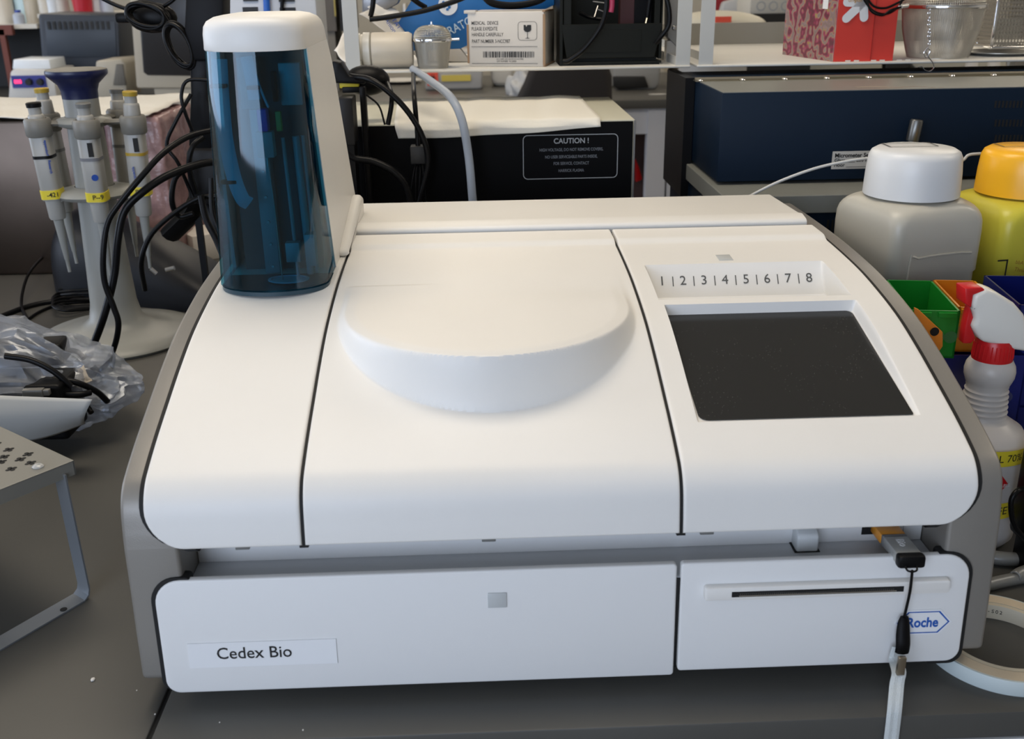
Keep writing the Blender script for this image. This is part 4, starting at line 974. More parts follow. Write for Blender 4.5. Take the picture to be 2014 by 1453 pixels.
bm = bmesh.new(); tube(bm, [at(1140, 25, 1.56), at(1160, 34, 1.56), at(1190, 38, 1.555)], .005, flat=.6); tag(part('cable_plug', bm, M_BLACK, None), 'dull black plug lying low in the left of the bin', 'plug')
# power strip leaning at the right end of the shelf
psx = X(1313, 20, 1.56); bm = bmesh.new(); prism(bm, [(at(x, y, 1.58).x, at(x, y, 1.58).z) for x, y in ((1311, -20), (1337, -20), (1334, 96), (1331, 94), (1311, 72))], 'y', 1.57, 1.6, bev=.0012)
ps = thing('metal_bracket_box', 'grey metal box with a round screw against the right shelf upright', 'metal box', (psx, 1.58, SHZ)); part('housing', bm, mat('grey_box_enamel', (.24, .23, .21), .5, lin=True), ps)
bm = bmesh.new(); lathe(bm, [(0, -.002), (.002, -.0018), (.0035, 0), (0, 0)], seg=16, M=Matrix.Translation(at(1326, 55, 1.57)) @ Matrix.Rotation(D(-90), 4, 'X')); part('screw', bm, M_STEEL, ps)
bm = bmesh.new(); box(bm, (at(1311, 72, 1.58).x, 1.575, SHZ), (at(1333, 72, 1.58).x, 1.595, at(1311, 80, 1.58).z)); part('box_foot', bm, M_STEEL, ps)
# ---- red carton, strainers on the right shelf
rY = 1.512; ra = at(1640, 107, rY); rb_ = at(1756, 107, rY)
wR = .094; dR = .125; hR = .10
wR = (rb_.x-ra.x)/K
rc = thing('carton', 'red cardboard box with white arrow emblem and colourful side', 'carton', (ra.x, rY, SHZ), D(-3)); rc.scale = (K, K, K)
M_RC = mat('red_card', (.62, .045, .03), .5, lin=True, var=.04, vscale=25)
bm = bmesh.new(); t = bmesh.new()
bt = [(0, 0), (wR, .002), (wR+.004, dR), (-.030, dR)]
prism(bm, bt, 'z', 0, hR, bev=.0006); part('carton_body', bm, M_RC, rc, 0, local=True)
# printed side
ms = bpy.data.materials.new('straw_print'); ms.use_nodes = True; nt = ms.node_tree; b = nt.nodes['Principled BSDF']; b.inputs['Roughness'].default_value = .5
tc = nt.nodes.new('ShaderNodeTexCoord'); wv = nt.nodes.new('ShaderNodeTexWave'); wv.inputs['Scale'].default_value = 26; wv.inputs['Distortion'].default_value = 14; wv.inputs['Detail'].default_value = 2; wv.inputs['Detail Scale'].default_value = 1.6
nt.links.new(tc.outputs['Object'], wv.inputs['Vector']); cr_ = nt.nodes.new('ShaderNodeValToRGB'); e = cr_.color_ramp.elements
e[0].color = (.13, .03, .045, 1); e[1].color = (.24, .17, .15, 1); e[1].position = 1
for pos, c in ((.25, (.30, .03, .08, 1)), (.45, (.32, .10, .14, 1)), (.62, (.36, .26, .06, 1)), (.8, (.30, .20, .22, 1))):
    k = e.new(pos); k.color = c
nt.links.new(wv.outputs[0], cr_.inputs[0]); nt.links.new(cr_.outputs[0], b.inputs['Base Color'])
bm = bmesh.new(); t = bmesh.new(); A_ = Vector((-.0004, 0, 0)); E2 = Vector((-.0304, dR, 0)); t.faces.new([t.verts.new(v) for v in (A_, E2, E2+Vector((0, 0, hR)), A_+Vector((0, 0, hR)))]); add(bm, t); sd = part('printed_side', bm, ms, rc, 0, local=True)
bm = bmesh.new(); box(bm, (-.0007, .0008, 0), (.0010, .0016, hR)); part('worn_edge', bm, mat('white_cardboard', None), rc, 0, local=True)
# barcode sticker on the side
bm = bmesh.new(); dx_ = -.0304/dR
def sidep(d, z, e=.0006): return Vector((d*dx_*1.0-e, d, z))
t = bmesh.new(); t.faces.new([t.verts.new(v) for v in (sidep(.022, .058), sidep(.034, .058), sidep(.034, .095), sidep(.022, .095))]); add(bm, t); part('sticker', bm, mat('white_label', None), sd, 0, local=True)
# emblem: arrow of rounded bars, drawn in white, upside down as in the box's pose
def bar2(bm, a, b, w_):
    d = (Vector(b)-Vector(a)); L2 = d.length; d.normalize(); n = Vector((-d.y, d.x)); o = []
    for i in range(9): an_ = math.pi/2+math.pi*i/8; o.append(Vector(a)+w_*(math.cos(an_)*d+math.sin(an_)*n))
    for i in range(9): an_ = -math.pi/2+math.pi*i/8; o.append(Vector(b)+w_*(math.cos(an_)*d+math.sin(an_)*n))
    t = bmesh.new(); t.faces.new([t.verts.new((p.x, p.y, 0)) for p in o]); bmesh.ops.recalc_face_normals(t, faces=t.faces); add(bm, t)
bm = bmesh.new()
def E2P(px, py):
    q = at(px, py, rY); return ((q.x-ra.x)/K, (q.z-SHZ)/K)
for a, b in ((E2P(1664, 36), E2P(1695, 6)), (E2P(1698, 34), E2P(1697, -2)), (E2P(1666, 4), E2P(1694, 5)), (E2P(1690, -2), E2P(1672, -14))): bar2(bm, a, b, .0049)
bmesh.ops.transform(bm, matrix=frame((0, -.0008, 0), XR, ZU), verts=bm.verts); part('arrow_emblem', bm, mat('white_card_print', (.70, .70, .70), .5, lin=True), rc, 0, local=True)
q = E2P(1681, 2); bm = text_bm('up&up', .0045, ext=0); bmesh.ops.transform(bm, matrix=frame((q[0], -.0011, q[1]), (-1, 0, 0), (0, 0, -1)), verts=bm.verts)
for v in bm.verts: v.co.y = -.0011
part('emblem_lettering', bm, mat('ochre_print', (.45, .22, .02), .5, lin=True), rc, 0, local=True)
bm = bmesh.new(); q = E2P(1716, 60); box(bm, (q[0], -.0005, .002), (q[0]+.0004, .001, hR)); part('panel_crease', bm, mat('dark_red_crease', (.35, .02, .015), .6, lin=True), rc, 0, local=True)
bm = bmesh.new()
for k in range(9): box(bm, (.004+.010*k, -.0006, .0003), (.010+.010*k, -.0002, .0003+.0016*abs(math.sin(k*2.1)))) if k != 3 else None
part('scuffed_edge', bm, mat('white_cardboard', None), rc, 0, local=True)
# large mesh strainer with chain and hook
cY = 1.565; cx = at(1850, 60, cY).x; cw = (at(1926, 20, cY).x-at(1774, 20, cY).x)/2; ch_ = at(1850, 12, cY).z-SHZ
o, rad = wire_cup('mesh_infuser', 'large steel mesh strainer with a chain hook on the right shelf', cx, cY, SHZ, [(cw*.74, .0006), (cw*.80, ch_*.15), (cw*.93, ch_*.55), (cw, ch_)], 130, 46, .0010)
bm = bmesh.new(); lathe(bm, [(cw, ch_-.0022), (cw+.0018, ch_-.0022), (cw+.0026, ch_), (cw+.0018, ch_+.0026), (cw, ch_+.0026)], (cx, cY, SHZ), 70); part('rim_band', bm, M_CHROME, o)
bm = bmesh.new(); t = bmesh.new(); R_ = []
for k in range(10):
    a = k/10*math.pi/2; R_.append([t.verts.new((cx+cw*math.cos(a)**.5*math.cos(2*math.pi*i/120), cY+cw*math.cos(a)**.5*math.sin(2*math.pi*i/120), SHZ+ch_+.02*math.sin(a))) for i in range(120)])
for A, Bb in zip(R_[:-1], R_[1:]):
    for i in range(120): t.faces.new((A[i], A[(i+1) % 120], Bb[(i+1) % 120], Bb[i]))
add(bm, t); li = part('lid_mesh', bm, mat('fine_steel_wire', None), o, 180); md = li.modifiers.new('wires', 'WIREFRAME'); md.thickness = .0011; md.use_even_offset = False
hY = cY-cw-.006
bm = bmesh.new(); tube(bm, [at(1785, 11, hY+.02), at(1765, 14, hY+.01)], .0030, smooth=0); lathe(bm, [(0, -.004), (.0035, -.002), (.004, 0), (.0035, .002), (0, .004)], at(1770, 14, hY), 14); part('hinge_pin', bm, M_CHROME, o)
bm = bmesh.new(); pts = [at(1827+1.5*math.sin(i*2.2), 14+7.6*i, hY-.001*i/10) for i in range(11)]
for i in range(10):
    a, b = pts[i], pts[i+1]; tube(bm, [a, (a+b)/2+Vector((.0016 if i % 2 else -.0016, 0, 0)), b], .0006, smooth=3, seg=6); tube(bm, [a, (a+b)/2-Vector((.0016 if i % 2 else -.0016, 0, 0)), b], .0006, smooth=3, seg=6)
part('chain', bm, M_CHROME, o)
bm = bmesh.new(); hy = SHY-.006; a = pts[-1]
tube(bm, [a, at(1822, 100, hy), at(1826, 112, hy), at(1834, 122, hy), at(1837, 132, hy), at(1829, 140, hy), at(1819, 138, hy), at(1813, 131, hy), at(1806, 132, hy)], .0007, seg=8); tube(bm, [at(1826, 92, hy), at(1817, 104, hy), at(1822, 113, hy), at(1829, 100, hy), at(1824, 94, hy)], .0007, seg=6)
part('hook', bm, M_CHROME, o)
# rectangular perforated basket
pY = 1.58; bx0 = at(1926, 50, pY).x; bx1 = at(2030, 50, pY).x
pb_ = thing('perforated_basket', 'steel basket with round punched holes at the right end of the shelf', 'basket', ((bx0+bx1)/2, pY, SHZ))
hb_ = .074; m1 = mat('perforated_steel', (.42, .39, .34), .35, .85, lin=True)
def holed(bm, w_, h_, nx, ny, r, M):
    t = bmesh.new(); dx_, dy_ = w_/nx, h_/ny
    for i in range(nx):
        for j in range(ny):
            cx_, cy_ = (i+.5)*dx_, (j+.5)*dy_
            sqp = [(cx_+dx_/2*a, cy_+dy_/2*b) for a, b in ((1, 0), (1, 1), (0, 1), (-1, 1), (-1, 0), (-1, -1), (0, -1), (1, -1))]
            o1 = [t.verts.new((x, y, 0)) for x, y in sqp]; ov = (.25*dx_ if j % 2 else -.25*dx_)*.6
            o2 = [t.verts.new((cx_+ov+r*math.cos(math.pi/4*k), cy_+r*math.sin(math.pi/4*k), 0)) for k in range(8)]
            for k in range(8): t.faces.new((o1[k], o1[(k+1) % 8], o2[(k+1) % 8], o2[k]))
    add(bm, t, M)
xs1 = at(1962, 50, pY).x; xs2 = at(2050, 50, pY).x
bm = bmesh.new(); holed(bm, xs2-xs1, hb_, 14, 13, .0021, frame((xs1, pY, SHZ+.012), XR, ZU)); holed(bm, .10, hb_, 20, 13, .0017, frame((xs1-.002, pY+.10, SHZ+.012), (0, -1, 0), ZU))
part('perforated_walls', bm, m1, pb_, 0, solid=.0006)
bm = bmesh.new()
box(bm, (xs1-.006, pY+.0, SHZ+.012), (xs1, pY+.006, SHZ+.08), bev=.003); box(bm, (xs1-.004, pY, SHZ+.008), (xs2, pY+.10, SHZ+.012), bev=.002); part('basket_frame', bm, M_CHROME, pb_)
bm = bmesh.new(); xw = at(1928, 50, pY+.06).x
for i in range(6): z = SHZ+.014+.0095*i; tube(bm, [(xw, pY+.06, z), (xs1, pY+.055, z)], .0012, smooth=0, seg=6)
for i in range(6): x = xw+(xs1-xw)*(i+.5)/6; tube(bm, [(x, pY+.058, SHZ+.01), (x, pY+.058, SHZ+.08)], .001, smooth=0, seg=6)
part('wire_grille', bm, M_CHROME, pb_)
bm = bmesh.new(); lathe(bm, [(0, 0), (.030, 0), (.052, .0045), (.052, .0052), (.030, .0012), (0, .0012)], (at(1965, 95, 1.59).x, 1.59, SHZ), 60); tag(part('metal_dish', bm, mat('pale_steel', (.6, .58, .53), .3, .5, lin=True), None), 'shallow pale dish under the perforated basket', 'dish')
# black cable coil over the red carton
for k, pts in enumerate(([(1690, -20), (1705, 8), (1722, 24), (1745, 27), (1768, 12), (1778, -10)], [(1697, -20), (1716, 10), (1740, 16), (1765, 6), (1785, -5)], [(1702, -15), (1712, 20), (1735, 30), (1752, 20), (1772, 14)])):
    bm = bmesh.new(); tube(bm, [at(x, y, rY-.006-.004*k) for x, y in pts], .0016)
    tag(part('cable', bm, M_CABLE, None), 'thin black cable loop draped over the red carton top', 'cable', 'black cable loops over the red carton')
# ================================================================ PLASMA CLEANER
def PX(pts, Y): return [(at(x, y, Y).x, at(x, y, Y).z) for x, y in pts]
cY = 1.30; cxr = at(1250, 235, cY).x; cxl = -.236; czt = at(1250, 235, cY).z
pc_ = thing('vacuum_chamber_unit', 'black box instrument with cream top and caution panel behind the analyser', 'lab instrument', ((cxl+cxr)/2, cY+.12, BZ))
bm = bmesh.new(); box(bm, (cxl, cY+.002, BZ), (cxr, 1.555, czt), bev=.002); ch = part('casing', bm, mat('cream_enamel', (.56, .54, .43), .45, lin=True), pc_)
bm = bmesh.new(); box(bm, (cxl+.002, cY-.0005, BZ+.004), (cxr-.003, cY+.003, czt-.002)); fp = part('rear_panel', bm, mat('matt_black_panel', (.0025, .0025, .003), .5, spec=.1, lin=True), pc_, 0)
bm = bmesh.new(); tube(bm, [(cxr-.0008, cY-.0006, BZ), (cxr-.0008, cY-.0006, czt-.001)], .0012, smooth=0, seg=6); part('edge_trim', bm, mat('grey_trim', (.25, .25, .25), .4, .6, lin=True), pc_)
M_GP = mat('light_grey_print', (.40, .41, .42), .5, lin=True); M_GP2 = mat('dim_grey_print', (.17, .18, .20), .5, lin=True)
a = at(1028, 266, cY); b_ = at(1214, 349, cY)
bm = bmesh.new(); t = bmesh.new(); o1 = rrect(a.x, b_.z, b_.x, a.z, .006, 5); o2 = rrect(a.x+.0009, b_.z+.0009, b_.x-.0009, a.z-.0009, .0052, 5)
va = [t.verts.new((x, cY-.0008, z)) for x, z in o1]; vb = [t.verts.new((x, cY-.0008, z)) for x, z in o2]
for i in range(len(va)): t.faces.new((va[i], va[(i+1) % len(va)], vb[(i+1) % len(va)], vb[i]))
add(bm, t); part('label_border', bm, M_GP, fp, 0)
mx_ = (a.x+b_.x)/2
for py, s, h, bo, sx_k, mm in ((277, 'CAUTION !', .0068, .00012, .95, M_GP), (294, 'HIGH VOLTAGE, DO NOT REMOVE COVERS,', .0038, .00005, .78, M_GP2), (308, 'NO USER SERVICEABLE PARTS INSIDE,', .0038, .00005, .76, M_GP2), (321, 'FOR SERVICE, CONTACT', .0038, .00005, .78, M_GP2), (335, 'HARRICK PLASMA', .0038, .00005, .78, M_GP2)):
    q = at(1124, py, cY); text(fp, 'printed_text', s, (mx_+.001, cY-.0009, q.z), XR, ZU, h, mm, bold=bo, sx=sx_k)
# cloth
def clothf(u, v):
    xl_ = at(783, 200, 1.55).x*(1-v)+at(783, 272, 1.29).x*v; xr_ = at(1140, 195, 1.55).x*(1-v)+at(1182, 246, 1.29).x*v
    x = xl_+(xr_-xl_)*u; wv = .0018*math.sin(u*9)+.0012*math.sin(u*23+v*4)
    drop = at(783+400*u, 272-9*u-15*u*u, 1.296).z
    if v < .72:
        k = v/.72; return Vector((x, 1.550-(1.550-1.303)*k, czt+.0022+abs(wv)*.6))
    k = (v-.72)/.28; an_ = min(1, k*3)*math.pi/2
    if k < .3: return Vector((x, 1.303-.008*math.sin(k/.3*math.pi/2), czt+.0022+abs(wv)*.6-.007*(1-math.cos(k/.3*math.pi/2))))
    kk = (k-.3)/.7; zt_2 = czt-.0048; return Vector((x, 1.295-.0035+.0035*math.cos(u*14), zt_2+(drop-zt_2)*kk))
bm = bmesh.new(); grid(bm, clothf, 50, 40)
tag(part('paper_towel', bm, mat('white_wipe', (.74, .71, .63), .85, lin=True, bump=.3, bscale=300), None, 180, solid=.0005), 'white cloth draped over the black instrument with the caution panel', 'cloth')
# ================================================================ CABLES BELOW THE SHELF
def cable(label, pts, r=.0032, m=None, Y=1.25, group=None, name='cable', cat='cable', flat=1.):
    bm = bmesh.new(); tube(bm, [at(p[0], p[1], p[2] if len(p) > 2 else Y) for p in pts], r, flat=flat)
    return tag(part(name, bm, m or M_CABLE, None, 60), label, cat, group)
M_GREYH = mat('blue_grey_hose', (.30, .34, .40), .4, lin=True)
cable('thick blue-grey hose bending down in front of the black caution-panel instrument', [(812, 136, 1.47), (845, 158, 1.36), (885, 190, 1.27), (908, 235, 1.24), (922, 310, 1.235), (930, 398, 1.23), (936, 440, 1.23)], .0052, M_GREYH, name='hose', cat='hose')
cable('glossy black cable arching from the left upright down past the power plug', [(690, 150, 1.30), (735, 160, 1.27), (790, 205, 1.255), (828, 262, 1.25), (842, 318, 1.25), (828, 385, 1.25), (815, 430, 1.25)], .0036)
cable('straight black cable hanging from the shelf into a square black plug', [(813, 138, 1.49), (814, 180, 1.28), (820, 250, 1.265), (822, 288, 1.26)], .0030)
cable('black cable hanging just right of the small black camera body', [(748, 140, 1.40), (768, 178, 1.28), (770, 205, 1.27), (763, 245, 1.27)], .0030)
cable('thin black wire curving beside the left end of the white cloth', [(720, 186, 1.27), (745, 208, 1.27), (757, 245, 1.27)], .0012)
cable('dark flexible cable lying low beside the tower, half hidden in shadow', [(680, 300, 1.24), (700, 312, 1.24), (735, 318, 1.24), (775, 338, 1.235), (800, 370, 1.235), (815, 430, 1.235)], .0042)
bm = bmesh.new(); a = at(807, 286, 1.262); b_ = at(838, 320, 1.262); box(bm, (a.x, 1.252, b_.z), (b_.x, 1.272, a.z), bev=.0015); tag(part('plug_box', bm, mat('soft_black_plastic', (.022, .022, .022), .5, lin=True), None), 'square black plug at the lower end of the straight hanging cable', 'plug')
for i, (dx_, e) in enumerate(((0, 4), (8, -3), (-6, -8), (16, 10))):
    cable('thin dark wire in the bundle hanging under the square black plug', [(822+dx_*.5, 318, 1.258), (818+dx_, 350, 1.25), (815+dx_+e, 440, 1.25)], .0011, group='wires under the square plug')
pb2 = thing('power_brick', 'dark grey power brick standing behind the white tower column', 'power brick', (at(695, 250, 1.24).x, 1.25, BZ))
a = at(664, 192, 1.24); b_ = at(700, 285, 1.24); bm = bmesh.new(); box(bm, (a.x, 1.235, b_.z), (b_.x, 1.275, a.z), bev=.002); part('housing', bm, mat('charcoal_plastic', (.011, .011, .012), .45, lin=True, spec=.3), pb2)
bm = bmesh.new(); box(bm, (a.x+.002, 1.238, BZ), (b_.x-.002, 1.272, b_.z+.001)); part('stand_block', bm, M_BLACK, pb2)
bm = bmesh.new(); a = at(706, 170, 1.28); b_ = at(724, 260, 1.28); box(bm, (a.x, 1.278, BZ), (b_.x, 1.293, a.z), bev=.002); tag(part('black_post', bm, M_BLACK, None), 'slim black post between the power brick and the cream instrument top', 'post')
cbd = thing('camera_body', 'small round black camera body hanging under the left end of the shelf', 'camera', at(715, 160, 1.32))
bm = bmesh.new(); t = bmesh.new(); bmesh.ops.create_uvsphere(t, u_segments=24, v_segments=14, radius=.026); add(bm, t, Matrix.Translation(at(722, 158, 1.33)) @ Matrix.Diagonal((1.1, .8, .72, 1))); part('lens_housing', bm, M_BLACK, cbd, 60)
bm = bmesh.new(); prism(bm, PX([(655, 118), (672, 122), (688, 148), (720, 150), (720, 164), (655, 162)], 1.30), 'y', 1.29, 1.32, bev=.002); part('bracket_arm', bm, M_BLACK, cbd)
bm = bmesh.new(); a = at(667, 160, 1.30); b_ = at(706, 173, 1.30); box(bm, (a.x, 1.30, b_.z), (b_.x, 1.312, a.z), bev=.001); part('yellow_tag', bm, M_YEL, cbd, label='yellow tag')
bm = bmesh.new(); a = at(673, 171, 1.30); b_ = at(712, 182, 1.30); box(bm, (a.x, 1.298, b_.z), (b_.x, 1.316, a.z), bev=.001); part('lower_clamp', bm, M_BLACK, cbd)
# cables draped over the shelf contents
sY = 1.492
cable('long black cable lying across the front of the blue box on the shelf', [(727, 38, sY), (760, 34, sY), (830, 22, sY), (890, 4, sY), (930, -12, sY)], .0037)
cable('black cable rising beside the left shelf upright', [(735, -12, sY+.004), (733, 12, sY+.004), (729, 32, sY)], .0036)
cable('short black cable dipping over the blue box emblem', [(795, -16, sY+.008), (820, 4, sY+.008), (838, 15, sY+.012)], .0036)
cable('black cable hanging through the front of the black bin', [(1194, -20, sY), (1192, 20, sY), (1180, 55, sY-.002), (1150, 95, sY), (1120, 118, sY+.002), (1108, 121, sY+.004)], .0036)
cable('black cable curving down beside the grey metal box on the shelf', [(1308, -15, 1.515), (1316, 20, 1.512), (1315, 50, 1.512), (1300, 72, 1.514), (1290, 85, 1.52)], .0036)
for k in range(3):
    cable('black cable loop hanging above the white medical carton', [(930+6*k, -18, 1.55+.006*k), (965, 2+3*k, 1.55+.006*k), (1010, 8+3*k, 1.55+.006*k), (1060, 0+2*k, 1.55+.006*k), (1085, -15, 1.55+.006*k)], .0030, group='cable loops above the medical carton')
# ================================================================ PIPETTE STAND
pcx, pcy = -.5780, 1.410
ps_ = thing('pipette_stand', 'grey white carousel pipette stand with dark blue top knob and round base', 'pipette stand', (pcx, pcy, BZ))
M_STAND = mat('grey_white_plastic', (.30, .30, .275), .4, lin=True); M_TAUPE = mat('taupe_plastic', (.20, .19, .165), .45, lin=True)
bm = bmesh.new(); lathe(bm, [(0, BZ), (.106, BZ), (.109, BZ+.004), (.106, BZ+.009), (.080, BZ+.014), (.050, BZ+.020), (.036, BZ+.032), (.0315, BZ+.055), (.029, .10), (.0265, .16), (.0245, .22), (.0235, .27), (.0225, .30), (.0225, .335), (0, .335)], (pcx, pcy, 0), 72); part('stand_column', bm, M_STAND, ps_, 50)
bm = bmesh.new(); lathe(bm, [(.0228, .330), (.0232, .340), (.026, .348), (.0345, .356), (.0385, .3600), (.0392, .3635), (.0385, .3660)], (pcx, pcy, 0), 56); kb = part('top_knob', bm, mat('navy_plastic', (.008, .012, .055), .35, lin=True), ps_, 50, label='dark blue flared knob')
bm = bmesh.new(); lathe(bm, [(0, .3662), (.038, .3662), (.0375, .3672), (0, .3680)], (pcx, pcy, 0), 56); part('knob_cap', bm, M_TAUPE, kb, 50)
bm = bmesh.new(); lathe(bm, [(.0235, .292), (.034, .296), (.036, .300), (.034, .304), (.0235, .307)], (pcx, pcy, 0), 48); part('upper_ring', bm, M_STAND, ps_, 50)
bm = bmesh.new(); lathe(bm, [(.026, .196), (.048, .200), (.052, .205), (.048, .210), (.026, .214)], (pcx, pcy, 0), 48); part('lower_ring', bm, M_STAND, ps_, 50)
# base lettering
st_ = thing  # (keep name free)
def basept(px, py): return on(px, py, BZ+.0135)
bm = bmesh.new(); c0 = basept(262, 658); dxr = (basept(300, 645)-basept(232, 668)).normalized(); Mb = frame(c0+Vector((0, 0, .0015)), dxr, (-dxr.y, dxr.x, -.12))
box(bm, (-.040, -.012, -.0004), (.040, .016, 0)); bmesh.ops.transform(bm, matrix=Mb, verts=bm.verts); bl2 = part('base_label', bm, mat('white_label', None), ps_, 0)
for s, yy, h, m_k, bo in (('DO NOT USE', .0115, .0035, M_NUM, 0), ('in use by Imogen, Fri', .0050, .0035, M_NUM, 0), ('eppendorf', -.0040, .0065, M_BLUEINK, .0002)):
    bm = text_bm(s, h, bold=bo); bmesh.ops.transform(bm, matrix=Mb @ Matrix.Translation((0, yy, .0003)), verts=bm.verts); part('lettering', bm, m_k, bl2, 0)
M_PIP = mat('pipette_white', (.36, .35, .32), .38, lin=True)
def pipette(name, label, ang, R, top, colr, ringm, tape=None, dark=None):
    """hangs from a holder arm on the carousel; ang is its bearing around the column"""
    x = pcx+R*math.cos(ang); y = pcy+R*math.sin(ang)
    ax_ = Vector((math.cos(ang), math.sin(ang), 0))
    # holder arms belong to the stand
    bm = bmesh.new(); tube(bm, [Vector((pcx, pcy, .299))+ax_*.028, Vector((x, y, .301))-ax_*.013], .0085, flat=.45, smooth=0); lathe(bm, [(.0145, .285), (.0165, .287), (.0170, .306), (.0150, .309), (.0120, .309), (.0120, .285), (.0145, .285)], (x, y, 0), 32)
    part('pipette_holder', bm, M_TAUPE, ps_, 50)
    bm = bmesh.new(); tube(bm, [Vector((pcx, pcy, .205))+ax_*.030, Vector((x, y, .199))-ax_*.010], .0100, flat=.35, smooth=0); part('holder_arm', bm, M_STAND, ps_, 50)
    tilt = .035
    Mx = Matrix.Translation((x, y, .300)) @ Matrix.Rotation(tilt, 4, Vector((-math.sin(ang), math.cos(ang), 0)))
    o = bpy.data.objects.new(name, None); COL.objects.link(o); o.location = (x, y, .30); tag(o, label, 'pipette')
    bm = bmesh.new(); tt = top-.30
    lathe(bm, [(.0, .002), (.0105, .002), (.0112, .004), (.0102, tt-.018), (.0096, tt-.016), (.0080, tt-.015), (.0080, tt-.006), (.0, tt-.006)], seg=28, M=Mx); part('knurled_ring', bm, M_PIP, o, 50)
    bm = bmesh.new(); lathe(bm, [(0, tt-.0062), (.0092, tt-.0062), (.0096, tt-.001), (.0085, tt), (0, tt)], seg=28, M=Mx); part('push_button', bm, colr, o, 50)
    bm = bmesh.new(); t = bmesh.new()
    prism(bm, rrect(-.0125, -.0135, .0125, .0135, .008, 5), 'z', -.098, -.014, bev=.001, M=Mx)
    bd = part('handle_body', bm, M_PIP, o, 50)
    bm = bmesh.new(); prism(bm, rrect(-.0129, -.0139, .0129, .0139, .008, 5), 'z', -.0425, -.0385, M=Mx); part('colour_ring', bm, ringm, bd, 50)
    bm = bmesh.new(); lathe(bm, [(0, -.125), (.0095, -.125), (.0108, -.122), (.0115, -.098), (0, -.098)], seg=28, M=Mx); part('collar', bm, M_PIP, o, 50)
    bm = bmesh.new(); lathe(bm, [(0, -.200), (.0022, -.200), (.0026, -.183), (.0032, -.182), (.0066, -.126), (0, -.125)], seg=24, M=Mx); part('tip_cone', bm, M_STAND, o, 50)
    toc = (CAMP-Vector((x, y, .2))); toc.z = 0; toc.normalize(); rt_ = Vector((-toc.y, toc.x, 0))
    if dark:
        bm = bmesh.new(); fo = Mx @ Vector((0, 0, -.028))+toc*.0150; box(bm, (-.0032, -.009, 0), (.0032, .009, .0004)); bmesh.ops.transform(bm, matrix=frame(fo, rt_, ZU), verts=bm.verts); part('display_window', bm, M_INK, bd, 0)
    if tape:
        bm = bmesh.new(); fo = Mx @ Vector((0, 0, -.0900)); prism(bm, rrect(-.0132, -.0142, .0132, .0142, .008, 5), 'z', -.0960, -.0840, M=Mx); tp = part('name_tape', bm, M_YEL, bd, 50)
        bm = text_bm(tape, .0062, bold=.0001); bmesh.ops.transform(bm, matrix=frame(fo+toc*.0158, rt_, ZU), verts=bm.verts); part('tape_lettering', bm, M_INK, tp, 0)
    return o, Mx, toc, rt_, bd
M_GOLDB = mat('mustard_button', (.42, .28, .03), .4, lin=True); M_GREYB = mat('grey_button', (.16, .16, .15), .45, lin=True)
o, Mx, toc, rt_, bd = pipette('pipette', 'pipette with grey button and P-9 tape at the front centre of the stand', D(-68), .060, .330, M_GREYB, mat('grey_ring', (.17, .17, .18), .5, lin=True), 'P--9', True)
bm = bmesh.new(); lathe(bm, [(0, 0), (.0042, 0), (.0042, .0004), (0, .0004)], seg=24); bmesh.ops.transform(bm, matrix=frame(Mx @ Vector((0, 0, -.064))+toc*.0148, rt_, ZU), verts=bm.verts); part('blue_dot', bm, M_BLUEINK, bd, 0)
o, Mx, toc, rt_, bd = pipette('pipette', 'pipette with black button and 421 tape at the front left of the stand', D(-148), .058, .329, M_BLACK, M_BLACK, '-421')
for k_, h_ in ((0.004, -.020), (.004, -.045)):
    bm = text_bm('eppendorf' if h_ > -.03 else 'Research', .0035, bold=.0001); bmesh.ops.transform(bm, matrix=frame(Mx @ Vector((0, 0, h_-.008))+toc*.0150+rt_*k_, (0, 0, -1), rt_), verts=bm.verts); part('handle_lettering', bm, M_BLUEINK, bd, 0)
pipette('pipette', 'pipette with mustard button at the back left of the stand', D(160), .060, .342, M_GOLDB, M_GREYB)
o, Mx, toc, rt_, bd = pipette('pipette', 'pipette with mustard button and ring at the right of the stand', D(-16), .074, .340, M_GOLDB, M_GOLDB, 'P-20', True)
bm = text_bm('eppendorf', .0035, bold=.0001); bmesh.ops.transform(bm, matrix=frame(Mx @ Vector((0, 0, -.066))+toc*.0150-rt_*.006, (0, 0, -1), rt_), verts=bm.verts); part('handle_lettering', bm, M_BLUEINK, bd, 0)
pipette('pipette', 'pipette with grey button half hidden behind the stand column', D(62), .062, .336, M_GREYB, M_GREYB)
# ================================================================ LEFT BACK OF THE NEAR BENCH
sb_ = thing('steel_case', 'brushed steel case with white absorbent pad on top at the left edge', 'case', (-.86, 1.9, BZ))
zc = .2600
bm = bmesh.new(); box(bm, (-1.25, 1.76, BZ), (at(205, 300, 1.76).x, 2.06, zc), bev=.006); part('case_body', bm, mat('dark_brushed_steel', (.085, .065, .052), .3, .9, lin=True, var=.3, vscale=4), sb_)
bm = bmesh.new(); grid(bm, lambda u, v: Vector((-1.25+(at(292, 215, 1.76).x+1.25)*u, 1.75+.32*v, zc+.006+.004*noise.noise(Vector((u*9, v*7, 1))))), 40, 24)
tag(part('absorbent_pad', bm, mat('white_pad', (.72, .69, .62), .9, lin=True, bump=.9, bscale=160), None, 180, solid=.002), 'white absorbent pad covering the steel case behind the pipettes', 'pad')
pk = thing('wrapped_parcel', 'pink bubble-wrapped parcel standing behind the pipette stand', 'parcel', (at(300, 300, 1.76).x, 1.85, BZ))
bm = bmesh.new(); t = bmesh.new(); bmesh.ops.create_cube(t, size=1); bmesh.ops.subdivide_edges(t, edges=t.edges, cuts=22, use_grid_fill=True)
x0, x1 = at(208, 300, 1.76).x, at(322, 320, 1.76).x
